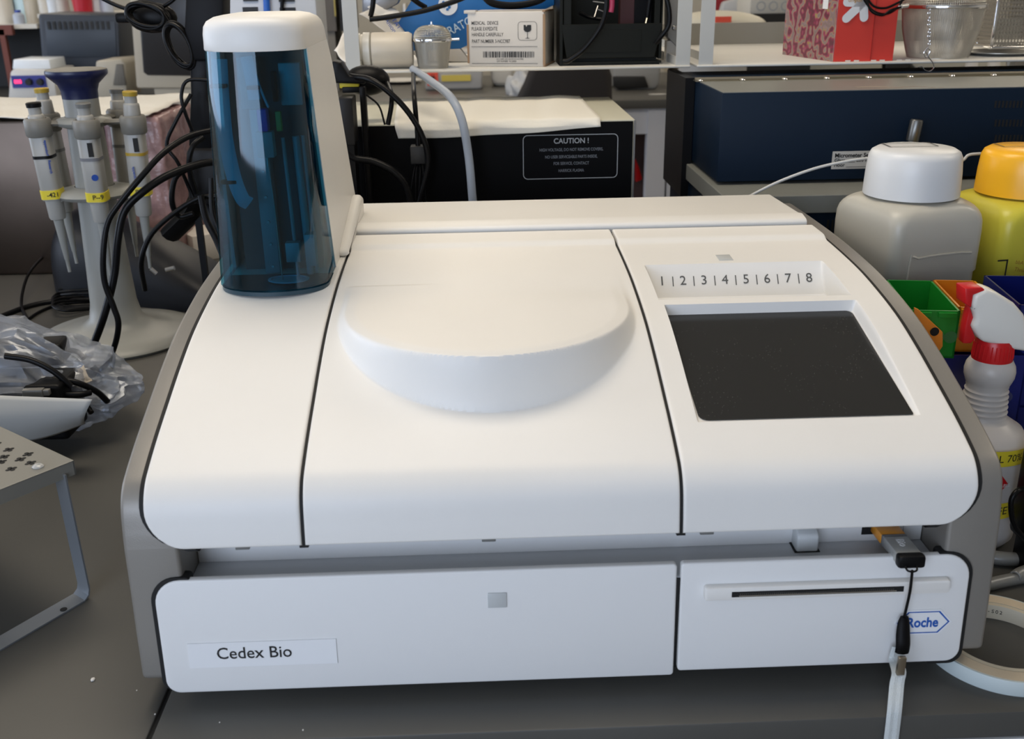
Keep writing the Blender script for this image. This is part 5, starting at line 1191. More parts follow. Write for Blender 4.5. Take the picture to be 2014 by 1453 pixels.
for v in t.verts:
    v.co = Vector(((x0+x1)/2+v.co.x*(x1-x0), 1.87+v.co.y*.20, (zc-.001+BZ)/2+v.co.z*(zc-.001-BZ)))+.004*noise.noise_vector(v.co*14)
add(bm, t); part('bubble_wrap', bm, mat('pink_wrap', (.32, .20, .195), .25, lin=True, bump=1., bscale=120, var=.25, vscale=30), pk, 180)
bm = bmesh.new(); prism(bm, PX([(224, 242), (250, 246), (268, 376), (232, 372)], 1.762), 'y', 1.757, 1.763, bev=.001); part('maroon_panel', bm, mat('maroon_glass', (.035, .012, .012), .3, lin=True), pk)
# small white box behind
wb = thing('small_white_box', 'small off-white cardboard box behind the black equipment cover', 'box', (at(402, 480, 1.87).x, 1.87, BZ), D(35))
bm = bmesh.new(); box(bm, (-.035, -.04, 0), (.035, .04, at(402, 452, 1.87).z-BZ), bev=.001); part('box_body', bm, M_CARD, wb, local=True)
# black equipment lying on bench
be = thing('equipment_cover', 'large glossy black curved equipment cover lying behind the pipette stand', 'cover', (on(300, 560).x, 1.6, BZ))
bm = bmesh.new()
def cov(u, v):
    xa = at(95, 410, 1.72).x; xb = at(470, 560, 1.57).x; x = xa+(xb-xa)*u
    yc = 1.72-.15*u; ed_ = ((95, 404), (150, 410), (215, 425), (290, 450), (355, 485), (420, 525), (470, 562)); k_ = min(5, int(u*6)); f_k = u*6-k_
    top = at(0, ed_[k_][1]+(ed_[k_+1][1]-ed_[k_][1])*f_k, yc).z-BZ; a = math.pi*(v)
    k2 = max(.02, 1-abs(2*u-1)**7)**.5; return Vector((x, yc-.085*k2*math.cos(a), BZ+top*k2*max(0, math.sin(a))**.55))
grid(bm, cov, 70, 24); part('shell', bm, mat('glossy_black_shell', (.004, .005, .008), .45, lin=True, spec=.3), be, 180)
bm = bmesh.new(); q = on(300, 545, .06); tube(bm, [at(326, 531, 1.515), at(343, 527, 1.515)], .0035, smooth=0); part('metal_pin', bm, M_STEEL, be)
bm = bmesh.new(); tube(bm, [at(296, 528, 1.515), at(308, 538, 1.515)], .003, smooth=0); part('metal_clip', bm, M_STEEL, be)
# black stand with tangled cables
ms_ = thing('monitor_arm', 'tall black monitor arm behind the tower wrapped in tangled cables', 'monitor arm', (at(395, 300, 1.34).x, 1.36, BZ))
bm = bmesh.new(); prism(bm, PX([(365, -30), (440, -30), (440, 120), (380, 120), (362, 60)], 1.33), 'y', 1.33, 1.37, bev=.004); part('screen_back', bm, mat('black_enamel', (.004, .004, .005), .5, lin=True, spec=.2), ms_)
bm = bmesh.new(); prism(bm, PX([(374, 116), (412, 116), (410, 190), (420, 215), (420, 300), (372, 290), (376, 180)], 1.34), 'y', 1.335, 1.365, bev=.004); part('neck', bm, M_BLACK, ms_)
bm = bmesh.new(); prism(bm, PX([(370, 290), (440, 290), (440, 395), (398, 400), (375, 392)], 1.34), 'y', 1.325, 1.375, bev=.006); part('hub', bm, mat('charcoal_plastic', None), ms_)
bm = bmesh.new(); tube(bm, [at(398, 380, 1.35), at(375, 420, 1.36), at(335, 460, 1.37)], .018, flat=.7); tube(bm, [at(400, 380, 1.35), at(425, 430, 1.34), at(440, 480, 1.34)], .012, flat=.7); part('splayed_feet', bm, M_BLACK, ms_)
z = on(1000, 500).z; bm = bmesh.new(); q = at(385, 420, 1.35); box(bm, (q.x-.02, 1.34, BZ), (q.x+.02, 1.38, BZ+.012), bev=.004); box(bm, (q.x-.004, 1.355, BZ), (q.x+.004, 1.363, q.z)); part('base', bm, M_BLACK, ms_)
T = 'black cable crossing diagonally before the pipette stand, '
cable(T+'upper strand at the tower', [(430, 253, 1.29), (372, 268, 1.27), (322, 300, 1.24), (280, 345, 1.22), (235, 400, 1.21), (211, 440, 1.205), (203, 500, 1.20), (206, 555, 1.20), (224, 605, 1.20), (233, 640, 1.20), (222, 690, 1.205), (195, 740, 1.205)], .0036)
cable(T+'lower strand at the tower', [(440, 318, 1.29), (395, 322, 1.27), (330, 345, 1.24), (280, 378, 1.22), (245, 415, 1.215), (232, 470, 1.21), (225, 540, 1.21), (208, 610, 1.205), (190, 662, 1.205), (165, 720, 1.205)], .0046)
cable('thin black cable looping beside the monitor arm neck', [(420, 158, 1.30), (370, 158, 1.30), (357, 185, 1.30), (362, 215, 1.30), (380, 262, 1.31)], .0022)
cable('thin black cable crossing down from the neck to the hub', [(376, 185, 1.31), (345, 240, 1.30), (328, 285, 1.30), (350, 320, 1.30), (372, 370, 1.31), (385, 400, 1.31)], .0024)
cable('thick black cable loop to the left of the hub', [(400, 270, 1.31), (378, 290, 1.30), (372, 330, 1.30), (385, 380, 1.31)], .0034)
cable('black cable loop bulging left beneath the hub', [(372, 330, 1.30), (345, 350, 1.30), (338, 395, 1.30), (352, 425, 1.31), (380, 420, 1.31)], .0036)
cable('black cable bowing left over the equipment cover', [(440, 385, 1.30), (390, 390, 1.30), (335, 425, 1.30), (295, 465, 1.30), (278, 515, 1.30), (285, 570, 1.32)], .0034)
cable('black cable falling from the hub toward the analyser side', [(395, 385, 1.29), (405, 430, 1.28), (425, 470, 1.27), (438, 500, 1.26), (450, 520, 1.25)], .0044)
cable('two-strand flat cable below the hub at the tower edge', [(415, 350, 1.28), (418, 420, 1.27), (440, 470, 1.26)], .0030)
cable('upper left black cable leading into the coiled bundle', [(195, -6, 1.40), (228, 10, 1.40), (262, 22, 1.40)], .0026)
cable('upper right black cable leading out of the coiled bundle', [(320, 14, 1.40), (338, 2, 1.40), (350, -10, 1.40)], .0026)
def coil(label, cx_, cy_, Y, rx, ry, n, tw_, r=.0022):
    bm = bmesh.new(); pts = []
    for i in range(n*14+1):
        a = 2*math.pi*i/14; k = 1-.05*math.sin(i*.31); q = at(cx_, cy_, Y); pts.append(q+Vector((rx*k*math.cos(a+tw_), .008*math.sin(i*.17), ry*k*math.sin(a)+.002*math.sin(i*.5))))
    tube(bm, pts, r, smooth=2, seg=8); return tag(part('cable_coil', bm, M_CABLE, None, 60), label, 'cable')
coil('black cable coil, the upper of two hanging on the monitor arm', 290, 32, 1.38, .024, .015, 8, .3, .0026)
coil('black cable coil, lower bundle tied against the monitor arm', 354, 90, 1.34, .016, .026, 7, .5, .0024)
bm = bmesh.new(); t = bmesh.new(); bmesh.ops.create_uvsphere(t, u_segments=20, v_segments=12, radius=1); add(bm, t, Matrix.Translation(at(300, 35, 1.41)) @ Matrix.Diagonal((.032, .012, .019, 1))); tag(part('cable_clamp', bm, M_BLACK, None, 60), 'black clamp ring holding the upper cable coil', 'clamp')
bm = bmesh.new(); a = at(228, 25, 1.43); b_ = at(262, 45, 1.43); box(bm, (a.x, 1.42, b_.z), (b_.x, 1.44, a.z), bev=.004); tag(part('cable_plug', bm, M_BLACK, None), 'black plug left of the upper cable coil', 'plug')
# bench cables behind the pipette stand
def bcable(label, pts, r=.0026, group=None):
    bm = bmesh.new(); tube(bm, [on(p[0], p[1], BZ+r+(p[2] if len(p) > 2 else 0)) for p in pts], r); return tag(part('cable', bm, M_CABLE, None, 60), label, 'cable', group)
bcable('black cable running from the left edge toward the pipette stand base', [(-40, 640), (20, 615), (60, 601), (110, 592), (185, 588), (230, 580)], .0038)
bcable('thin black cable rising in an arc left of the coiled lead', [(55, 628), (42, 600, .004), (48, 560, .02), (62, 530, .03), (88, 503, .025), (112, 492, .012), (150, 500, .006), (200, 512)], .0024)
bcable('thin black cable curving from the front of the arc to the stand', [(52, 630), (80, 612), (120, 598), (180, 592)], .0024)
for k in range(6):
    dy_ = 5*k; bcable('tied bundle strand of thin black lead lying on the bench', [(106+3*k, 552+dy_*1.1, .003*k), (150, 545+dy_*1.3, .004*k), (205, 540+dy_*1.4, .004*k)], .0022, group='tied black lead strands behind the stand')
for k in range(4):
    bcable('loose loop of thin black lead near the coiled bundle', [(190, 566+8*k), (120, 575+6*k, .004*k), (104, 590+4*k, .004*k), (130, 602+3*k, .003*k), (195, 600+2*k)], .0022, group='loose lead loops behind the stand')
bm = bmesh.new(); q = on(138, 545, .012); box(bm, (q.x-.008, q.y-.006, BZ+.012), (q.x+.006, q.y+.006, .022), bev=.003); tag(part('plug', bm, M_BLACK, None), 'small black plug on top of the tied black lead', 'plug')
# ================================================================ PLASTIC BAG
M_BAG = clear_mat('crinkled_clear_bag', (.78, .80, .83), gloss=.085, rough=.26, diffuse=(.42, .45, .52), dmix=.30)
bgc = Vector((-.603, 1.085, .056))
def bagf(u, v):
    a = 2*math.pi*u; b = math.pi*v
    ct_ = max(0, 1)
    d = Vector((math.sin(b)*math.cos(a), math.sin(b)*math.sin(a), math.cos(b)))
    r = Vector((.160, .105, .074))
    p = Vector((d.x*r.x, d.y*r.y, d.z*r.z))
    if p.x > 0: p.z *= 1-.50*(p.x/.165)**1.3; p.y *= 1-.15*(p.x/.165)
    n1 = noise.noise_vector(d*2.0+Vector((4, 1, 2)))*.014; rid = abs(noise.noise(d*3.6+Vector((1, 7, 3))))*.022; rid2 = abs(noise.noise(Vector((d.x*4, d.y*9, d.z*11))))*.006
    p = p+n1-d*(rid+rid2)
    q = bgc+p
    if p.x > 0: q.z -= .012*(p.x/.165)
    q.z = max(BZ+.0008, q.z); return q
bm = bmesh.new(); grid(bm, bagf, 96, 56); bmesh.ops.remove_doubles(bm, verts=bm.verts, dist=.00001)
bmesh.ops.delete(bm, geom=[f for f in bm.faces if (lambda c: c.y < 1.062 and c.x < -.488-.9*abs(c.z-.055) and .020 < c.z < .092-.25*max(0, c.x+.62))(f.calc_center_median())], context='FACES')
tag(part('plastic_bag', bm, M_BAG, None, 28), 'clear crinkled plastic bag full of black adapters at the left edge', 'bag')
for i, (lab, c, s, rz_k) in enumerate((('black power adapter in the clear bag, the long flat one', (-.600, 1.095, .085), (.075, .018, .013), .10), ('black power adapter in the clear bag, the lower block', (-.556, 1.036, .048), (.058, .028, .032), -.04))):
    o = thing('power_adapter', lab, 'power adapter', c, rz_k); bm = bmesh.new(); box(bm, [-k for k in s], s, bev=.005, seg=3); part('housing', bm, M_BLACK, o, 40, local=True)
    bm = bmesh.new(); tube(bm, [(s[0], 0, 0), (s[0]+.01, .003, -.004), (s[0]+.018, -.004, -.010)], .003); part('cord', bm, M_CABLE, o, local=True)
for lab, pts in (('black lead in the bag curling toward its right end', [(105, 745, 1.03), (150, 752, 1.03), (190, 770, 1.04), (212, 790, 1.05)]), ('black lead in the bag lying along the paper edge', [(20, 765, 1.02), (80, 772, 1.02), (150, 776, 1.02), (178, 772, 1.03)]), ('black lead in the bag sweeping down from the top', [(10, 700, 1.022), (60, 708, 1.022), (105, 730, 1.022), (140, 760, 1.022)])):
    cable(lab, pts, .0034)
bm = bmesh.new(); a = at(45, 765, .992); b_ = at(88, 778, .992); box(bm, (a.x, .988, b_.z), (b_.x, .996, a.z), bev=.001); box(bm, (b_.x, .989, b_.z+.001), (b_.x+.006, .995, a.z-.001), bev=.0005); tag(part('network_plug', bm, mat('grey_clear_plug', (.16, .155, .14), .3, lin=True), None), 'grey network plug lying on the white paper in the bag', 'plug')
bm = bmesh.new(); grid(bm, quadp([at(138, 735, 1.05), at(165, 720, 1.06), at(182, 752, 1.05), at(150, 764, 1.04)]), 6, 6); tag(part('paper_scrap', bm, mat('tan_paper', (.45, .40, .33), .8, lin=True), None, 40, solid=.0004), 'tan paper scrap inside the clear bag beside the adapters', 'paper')
def shf(u, v):
    T_ = [at(-60, 775, .985), at(182, 785, .965)]; Bt = [at(-60, 868, .990), at(168, 832, .990)]
    p = T_[0].lerp(T_[1], u).lerp(Bt[0].lerp(Bt[1], u), v); p.y -= .012*math.sin(math.pi*v); p.z -= .010*math.sin(math.pi*u)*v; p.z = max(BZ+.0012, p.z); return p
bm = bmesh.new(); grid(bm, shf, 24, 14); tag(part('paper_sheet', bm, mat('white_envelope', (.50, .51, .50), .7, lin=True), None, 180, solid=.0005), 'white curved paper sheet along the front of the plastic bag', 'paper')
# ================================================================ METAL RISER
HZ = .1245
cr0 = on(145, 905, HZ); uu = (on(0, 838, HZ)-cr0); uu.z = 0; uu.normalize(); vv = (on(0, 962, HZ)-cr0); vv.z = 0; vv.normalize()
vv = (vv-uu*vv.dot(uu)*.6).normalized()
MR = Matrix(((uu.x, vv.x, 0, cr0.x), (uu.y, vv.y, 0, cr0.y), (0, 0, 1, 0), (0, 0, 0, 1)))
rs = thing('metal_riser', 'grey perforated metal riser shelf at the left edge of the bench', 'riser shelf', (cr0.x, cr0.y, BZ))
M_RIS = mat('grey_riser_paint', (.24, .235, .21), .42, .3, lin=True)
bm = bmesh.new(); box(bm, (0, 0, HZ-.0012), (.30, .34, HZ), bev=.0004, M=MR); box(bm, (0, 0, HZ-.012), (.0012, .34, HZ-.0002), M=MR); box(bm, (0, -.0001, HZ-.012), (.30, .0011, HZ-.0002), M=MR); part('top_plate', bm, M_RIS, rs, 0)
dn = (on(172, 1172, BZ)-cr0)
M_LEG = mat('blue_grey_steel', (.26, .28, .30), .38, .5, lin=True)
def strip(bm, P_, w_, th_, side_):
    t = bmesh.new(); prev = None
    for i, p in enumerate(P_):
        d = (P_[min(i+1, len(P_)-1)]-P_[max(i-1, 0)]).normalized(); n = d.cross(side_).normalized()
        r_ = [t.verts.new(p+side_*a*w_+n*b*th_) for a, b in ((-1, -1), (1, -1), (1, 1), (-1, 1))]
        if prev:
            for k in range(4): t.faces.new((prev[k], prev[(k+1) % 4], r_[(k+1) % 4], r_[k]))
        else: t.faces.new(r_)
        prev = r_
    t.faces.new(prev[::-1]); bmesh.ops.recalc_face_normals(t, faces=t.faces); add(bm, t)
legt = cr0+vv*.010+uu*.006+Vector((0, 0, -.008)); ft = on(168, 1168, BZ+.001)
bm = bmesh.new(); c1 = ft+Vector((0, 0, .004)); far_ = on(-60, 1300, BZ+.001)
dv = (far_-ft).normalized()
strip(bm, [legt, legt.lerp(ft, .5), ft+Vector((0, 0, .008)), ft+dv*.0015+Vector((0, 0, .003)), ft+dv*.006, ft+dv*.03, ft+dv*.20], .0085, .0007, uu); lg_ = part('leg_frame', bm, M_LEG, rs, 30)
bm = bmesh.new(); q = on(125, 1198, BZ+.0019); lathe(bm, [(0, 0), (.0028, 0), (.0028, .0002), (0, .0002)], q, 20); part('screw_hole', bm, M_GAP, lg_, 0)
bm = bmesh.new(); q = on(75, 918, HZ); lathe(bm, [(0, 0), (.0042, 0), (.0045, .0008), (.003, .0022), (0, .0026)], q, 24); part('clear_bumper', bm, mat('clear_rubber', (.75, .76, .74), .12, lin=True, trans=.5), rs, 50)
for py0, xs_ in ((873, (-8,)), (884, (17,)), (893, (55, -22)), (898, (8,)), (903, (40, -10)), (908, (-20, 2)), (910, (60,)), (922, (22,))):
    for px in xs_:
        q = on(px, py0, HZ+.0001); bm = bmesh.new()
        for k in range(4):
            a = math.pi/4+k*math.pi/2; lathe(bm, [(0, 0), (.0019, 0), (0, .0002)], q+Vector((.0026*math.cos(a), .0026*math.sin(a), 0)), 10)
            strip(bm, [q+Vector((0, 0, .0001)), q+Vector((.0026*math.cos(a), .0026*math.sin(a), .0001))], .0008, .0001, Vector((-math.sin(a), math.cos(a), 0)))
        part('clover_hole', bm, M_GAP, rs, 0)
# crumbs on the bench
for i, (px, py, r) in enumerate(((183, 1338, .0016), (269, 1358, .0005), (305, 1405, .0006), (432, 1421, .0005), (596, 1436, .0006))):
    q = on(px, py, BZ); bm = bmesh.new(); t = bmesh.new(); bmesh.ops.create_icosphere(t, subdivisions=1, radius=r); add(bm, t, Matrix.Translation(q+Vector((0, 0, r*.6))) @ Matrix.Diagonal((1.1, 1.4, .7, 1)))
    tag(part('crumb', bm, M_PAPER, None), 'tiny white crumb lying on the worktop in front of the analyser' if i else 'white plastic crumb on the worktop left of the analyser', 'crumb', 'tiny crumbs before the analyser' if i else None)
# ================================================================ FAR LAB
FY = 4.2
fb = thing('laboratory_bench', 'far dark-topped lab bench on white metal legs across the aisle', 'workbench', (0, 4.7, FLOOR))
bm = bmesh.new(); box(bm, (-4.2, FY, BZ-.035), (3.6, 5.4, BZ), bev=.002); part('worktop', bm, mat('far_worktop', (.070, .068, .062), .4, lin=True), fb)
M_WFR = mat('white_frame', (.55, .56, .60), .45, lin=True)
def fx(px, Y=FY+.02, py=250): return at(px, py, Y).x
for a, b_ in ((1274, 1312), (1316, 1338), (300, 360), (-700, -660), (2300, 2340)):
    bm = bmesh.new(); box(bm, (fx(a), FY+.02, FLOOR), (fx(b_), FY+.08, BZ-.036)); part('leg', bm, M_WFR, fb, 0)
bm = bmesh.new(); box(bm, (-4.1, FY+.03, BZ-.14), (3.5, FY+.06, BZ-.036)); part('apron', bm, M_WFR, fb, 0)
bm = bmesh.new(); box(bm, (-4.1, FY+.35, FLOOR+.05), (3.5, FY+.37, BZ-.036)); part('modesty_panel', bm, mat('maroon_panel', (.09, .055, .055), .6, lin=True), fb, 0)
bm = bmesh.new(); prism(bm, PX([(1250, 312), (1257, 330), (1263, 352), (1250, 358)], FY+.3), 'y', FY+.29, FY+.33, bev=.004); tag(part('red_bag', bm, M_RED, None), 'red bag corner glimpsed under the far bench', 'bag')
def fbox(name, label, cat, px0, py0, px1, py1, Y, dep, m, bev=.006, group=None, tobench=False):
    a = at(px0, py0, Y); b = at(px1, py1, Y); z1_ = BZ if tobench else b.z
    o = thing(name, label, cat, ((a.x+b.x)/2, Y, z1_), group=group); bm = bmesh.new(); box(bm, (a.x, Y, z1_), (b.x, Y+dep, a.z), bev=bev); part('body', bm, m, o); return o
M_BEIGE = mat('beige_plastic', (.45, .41, .33), .5, lin=True); M_FW = mat('far_white', (.62, .61, .58), .4, lin=True); M_DK = mat('far_black', (.010, .010, .010), .5, lin=True); M_FG = mat('far_grey', (.33, .33, .32), .5, lin=True)
# stirrer
o = thing('hotplate_stirrer', 'white hotplate stirrer with blue panel and red display at the far left', 'hotplate', (at(62, 178, 4.35).x, 4.4, BZ))
Y = 4.33; bm = bmesh.new(); prism(bm, PX([(16, 197), (20, 142), (26, 136), (104, 138), (112, 195)], Y), 'y', Y, Y+.24, bev=.006); part('housing', bm, M_FW, o)
bm = bmesh.new(); prism(bm, PX([(24, 136), (26, 117), (96, 117), (100, 136)], Y+.03), 'y', Y+.03, Y+.2, bev=.004); part('heating_plate', bm, mat('shiny_white_plate', (.75, .80, .85), .25, lin=True), o)
bm = bmesh.new(); a = at(21, 149, Y-.003); b_ = at(93, 172, Y-.003); box(bm, (a.x, Y-.004, b_.z), (b_.x, Y+.002, a.z)); pn = part('control_panel', bm, mat('panel_blue', (.04, .05, .26), .4, lin=True), o, 0)
bm = text_bm('888', .014, bold=.0008); q = at(35, 161, Y-.006); bmesh.ops.transform(bm, matrix=frame(q, XR, ZU), verts=bm.verts); part('led_display', bm, mat('red_led', (1, .03, .12), .5, lin=True, emit=2.5), pn, 0)
for px in (58, 80):
    bm = bmesh.new(); lathe(bm, [(0, 0), (.014, 0), (.012, .016), (0, .016)], seg=20, M=Matrix.Translation(at(px, 161, Y-.004)) @ Matrix.Rotation(D(90), 4, 'X')); part('dial', bm, M_DK, pn, 50)
# dark blue vented instrument
o = thing('vented_instrument', 'dark slate blue cabinet with row of vents behind the stirrer', 'lab instrument', (at(155, 100, 4.7).x, 4.7, BZ))
Y = 4.62; a = at(74, 28, Y); b_ = at(232, 120, Y); bm = bmesh.new(); prism(bm, PX([(74, 30), (80, 26), (232, 30), (240, 182), (88, 184)], Y), 'y', Y, Y+.3, bev=.01); hb2 = part('cabinet', bm, mat('slate_blue', (.028, .036, .052), .45, lin=True), o)
bm = bmesh.new(); prism(bm, PX([(88, 40), (226, 42), (230, 112), (94, 112)], Y-.004), 'y', Y-.005, Y+.002, bev=.002); part('front_panel', bm, mat('slate_blue_panel', (.035, .046, .064), .4, lin=True), hb2)
for i in range(12):
    q = at(96+10.6*i, 49, Y-.006); bm = bmesh.new(); box(bm, (q.x-.006, Y-.009, q.z-.018), (q.x+.006, Y-.004, q.z+.014)); part('vent_slot', bm, M_DK, hb2, 0)
o = thing('mini_centrifuge', 'small beige bench centrifuge beside the dark blue cabinet', 'centrifuge', (at(215, 170, 4.4).x, 4.4, BZ))
Y = 4.36; bm = bmesh.new(); prism(bm, PX([(185, 193), (188, 120), (238, 116), (246, 124), (250, 192)], Y), 'y', Y, Y+.2, bev=.008); part('housing', bm, M_BEIGE, o)
bm = bmesh.new(); prism(bm, PX([(222, 168), (228, 126), (242, 126), (248, 168)], Y-.004), 'y', Y-.006, Y+.01, bev=.004); part('side_panel', bm, mat('taupe_grey', (.14, .13, .11), .5, lin=True), o)
bm = bmesh.new(); a = at(188, 132, Y-.005); b_ = at(208, 146, Y-.005); box(bm, (a.x, Y-.006, b_.z), (b_.x, Y, a.z)); part('window', bm, mat('pale_window', (.40, .50, .75), .3, lin=True), o, 0)
# CRT monitor
o = thing('computer_monitor', 'old beige framed computer monitor with dark screen on the far bench', 'monitor', (at(320, 178, 4.0).x, FY+.1, BZ))
Y = FY+.02; bm = bmesh.new(); prism(bm, PX([(268, 174), (250, -60), (450, -60), (450, 174)], Y), 'y', Y, Y+.35, bev=.01); part('cabinet', bm, M_BEIGE, o)
bm = bmesh.new(); prism(bm, PX([(282, 142), (268, -50), (445, -50), (445, 150), (290, 148)], Y-.004), 'y', Y-.006, Y+.01, bev=.003); part('screen', bm, mat('dark_crt', (.018, .018, .020), .3, lin=True), o)
bm = bmesh.new(); a = at(300, 174, Y); box(bm, (a.x, Y+.02, BZ), (a.x+.35, Y+.25, a.z+.002)); part('stand', bm, M_BEIGE, o, 0)
# rack behind with shelf at left
rk = thing('bottle_rack', 'red-brown framed rack carrying bottles behind the far bench', 'rack', (-2.2, 5.0, BZ))
zsx = at(50, 47, 5.0).z
bm = bmesh.new(); box(bm, (-4.1, 4.98, zsx-.02), (at(75, 47, 5).x, 5.35, zsx)); part('shelf_board', bm, M_SHELF, rk, 0)
M_RB = mat('red_brown_steel', (.16, .045, .03), .5, lin=True)
for px in (6, -120):
    bm = bmesh.new(); q = at(px, 60, 4.97); box(bm, (q.x-.012, 4.95, BZ), (q.x+.012, 4.975, zsx-.02)); part('post', bm, M_RB, rk, 0)
bm = bmesh.new(); box(bm, (-4.1, 4.95, zsx-.045), (at(30, 47, 5).x, 4.979, zsx-.002)); part('front_rail', bm, M_RB, rk, 0)
bm = bmesh.new(); box(bm, (-4.1, 5.30, BZ), (at(80, 47, 5).x, 5.35, zsx-.02)); part('dark_back', bm, M_DK, rk, 0)
bm = bmesh.new(); box(bm, (-4.1, 5.0, zsx+.06), (-.9, 5.36, zsx+.075)); zt2 = at(150, 26, 5.0).z
bm.free()
bm = bmesh.new(); box(bm, (at(76, 26, 5).x, 4.98, zt2-.018), (at(300, 26, 5).x, 5.35, zt2)); box(bm, (at(80, 26, 5).x, 5.32, BZ), (at(290, 26, 5).x, 5.35, zt2-.018)); part('upper_board', bm, M_SHELF, rk, 0)
cols = [((.62, .60, .55), 'cream'), ((.55, .62, .70), 'pale blue'), ((.45, .43, .40), 'grey'), ((.04, .12, .40), 'blue'), ((.60, .45, .06), 'yellow'), ((.70, .70, .68), 'white')]
def fbottle(label, px, Y, z, r, h, col, capc, group=None):
    x = at(px, 30, Y).x; o = thing('reagent_bottle', label, 'bottle', (x, Y, z), group=group)
    bm = bmesh.new(); lathe(bm, [(0, 0), (r, 0), (r, h*.65), (r*.45, h*.82), (r*.45, h*.86), (0, h*.86)], (x, Y, z), 24); part('bottle_body', bm, mat('far_%02d%02d%02d' % tuple(int(c*99) for c in col), col, .35, lin=True), o, 50)
    bm = bmesh.new(); lathe(bm, [(0, h*.84), (r*.55, h*.84), (r*.55, h), (0, h)], (x, Y, z), 24); part('screw_cap', bm, mat('far_%02d%02d%02d' % tuple(int(c*99) for c in capc), capc, .35, lin=True), o, 50)
fbottle('white spray bottle with red neck at the far left rack', 9, 5.08, zsx, .045, .20, (.62, .58, .50), (.5, .04, .03))
fbottle('dark bottle beside the red-necked bottle on the rack', 27, 5.24, zsx, .04, .22, (.02, .03, .03), (.02, .03, .03))
fbottle('bright pale blue glass bottle on the far left rack', 47, 5.12, zsx, .035, .16, (.55, .75, .85), (.8, .9, .95))
fbottle('low clear dish bottle with blue cap on the rack front', 36, 5.015, zsx, .025, .06, (.45, .5, .58), (.03, .06, .35))
fbottle('cream wide bottle at the right end of the rack shelf', 67, 5.12, zsx, .040, .24, (.50, .45, .36), (.6, .55, .45))
for i, (px, c, cc, lab) in enumerate(((92, (.58, .56, .50), (.05, .16, .45), 'cream bottle with blue lid above the dark blue cabinet'), (108, (.60, .66, .72), (.65, .55, .05), 'pale bottle with yellow cap above the dark blue cabinet'), (126, (.48, .46, .42), (.5, .5, .48), 'grey bottle left of the red cup'), (192, (.62, .63, .65), (.6, .6, .6), 'white bottle right of the red cup'), (212, (.45, .50, .60), (.05, .10, .30), 'blue-grey bottle second right of the red cup'))):
    fbottle(lab, px, 5.08, zt2, .030, .13+.02*(i % 3), c, cc)
x = at(163, 12, 5.03).x; bm = bmesh.new(); lathe(bm, [(0, 0), (.040, 0), (.050, .13), (.046, .13), (.037, .004), (0, .004)], (x, 5.03, zt2), 32); tag(part('red_cup', bm, mat('cup_red', (.50, .02, .035), .4, lin=True), None, 50), 'plain red cup on the far upper shelf', 'cup')
# items on the far bench seen under the near shelf
def PXB(pts, Y):
    mp = max(p[1] for p in pts)-9
    return [(x, BZ if p[1] >= mp else z) for p, (x, z) in zip(pts, PX(pts, Y))]
def low(name, label, cat, pts, Y, dep, m, bev=.01):
    mp = max(p[1] for p in pts)
    if mp > 155: Y = min(on(p[0], p[1]).y for p in pts if p[1] == mp)
    o = thing(name, label, cat, (at(pts[0][0], pts[0][1], Y).x, Y, BZ)); bm = bmesh.new(); prism(bm, PXB(pts, Y), 'y', Y, Y+dep, bev=bev); part('body', bm, m, o, 50); return o, Y
bm = bmesh.new(); q = on(790, 163); lathe(bm, [(0, 0), (.06, 0), (.10, .014), (.098, .016), (.058, .004), (0, .004)], (q.x, q.y, BZ), 48); tag(part('white_plate', bm, M_FW, None, 50), 'white plate lying on the far bench behind the hose', 'plate')
o, YS = low('bench_scale', 'pale grey bench scale with yellow label and red sticker on the far bench', 'scale', [(836, 100), (952, 100), (948, 168), (940, 176), (845, 176), (836, 168)], 4.5, .25, mat('pale_grey_scale', (.42, .42, .42), .4, lin=True))
for nm, (a, b, c, d), m in (('biohazard_sticker', (840, 143, 862, 168), mat('salmon_red', (.75, .09, .05), .5, lin=True)), ('yellow_label', (868, 148, 926, 159), mat('pale_yellow', (.62, .50, .10), .5, lin=True))):
    p = at(a, b, YS-.003); q = at(c, d, YS-.003); bm = bmesh.new(); box(bm, (p.x, YS-.006, q.z), (q.x, YS-.0005, p.z)); so = part(nm, bm, m, o, 0)
    if nm[0] == 'b':
        bm = bmesh.new()
        for k in range(3):
            a_k = math.pi/2+k*2*math.pi/3; t = bmesh.new(); R1, R2 = .0075, .0045
            va = [t.verts.new((R1*math.cos(2*math.pi*i/16)+.008*math.cos(a_k), R1*math.sin(2*math.pi*i/16)+.008*math.sin(a_k), 0)) for i in range(16)]; vb = [t.verts.new((R2*math.cos(2*math.pi*i/16)+.010*math.cos(a_k), R2*math.sin(2*math.pi*i/16)+.010*math.sin(a_k), 0)) for i in range(16)]
            for i in range(16): t.faces.new((va[i], va[(i+1) % 16], vb[(i+1) % 16], vb[i]))
            add(bm, t)
        bmesh.ops.transform(bm, matrix=frame(at(851, 153, YS-.008), XR, ZU), verts=bm.verts); part('hazard_symbol', bm, M_INK, so, 0)
low('white_case', 'white rounded plastic case right of the bench scale', 'case', [(966, 100), (1010, 100), (1010, 170), (975, 171), (966, 160)], 4.5, .2, M_FW, .02)
o = thing('glove_heap', 'crumpled pale plastic bag lying on the far bench', 'plastic bag', on(1030, 184, BZ))
bm = bmesh.new(); t = bmesh.new(); bmesh.ops.create_icosphere(t, subdivisions=4, radius=1)
for v in t.verts: v.co = Vector((v.co.x*.075, v.co.y*.06, max(0, v.co.z)*.11))*(1+.5*noise.noise(v.co*2.3))
add(bm, t, Matrix.Translation(on(1032, 186, BZ))); part('bag_body', bm, mat('pale_film', (.45, .46, .47), .4, lin=True), o, 60)
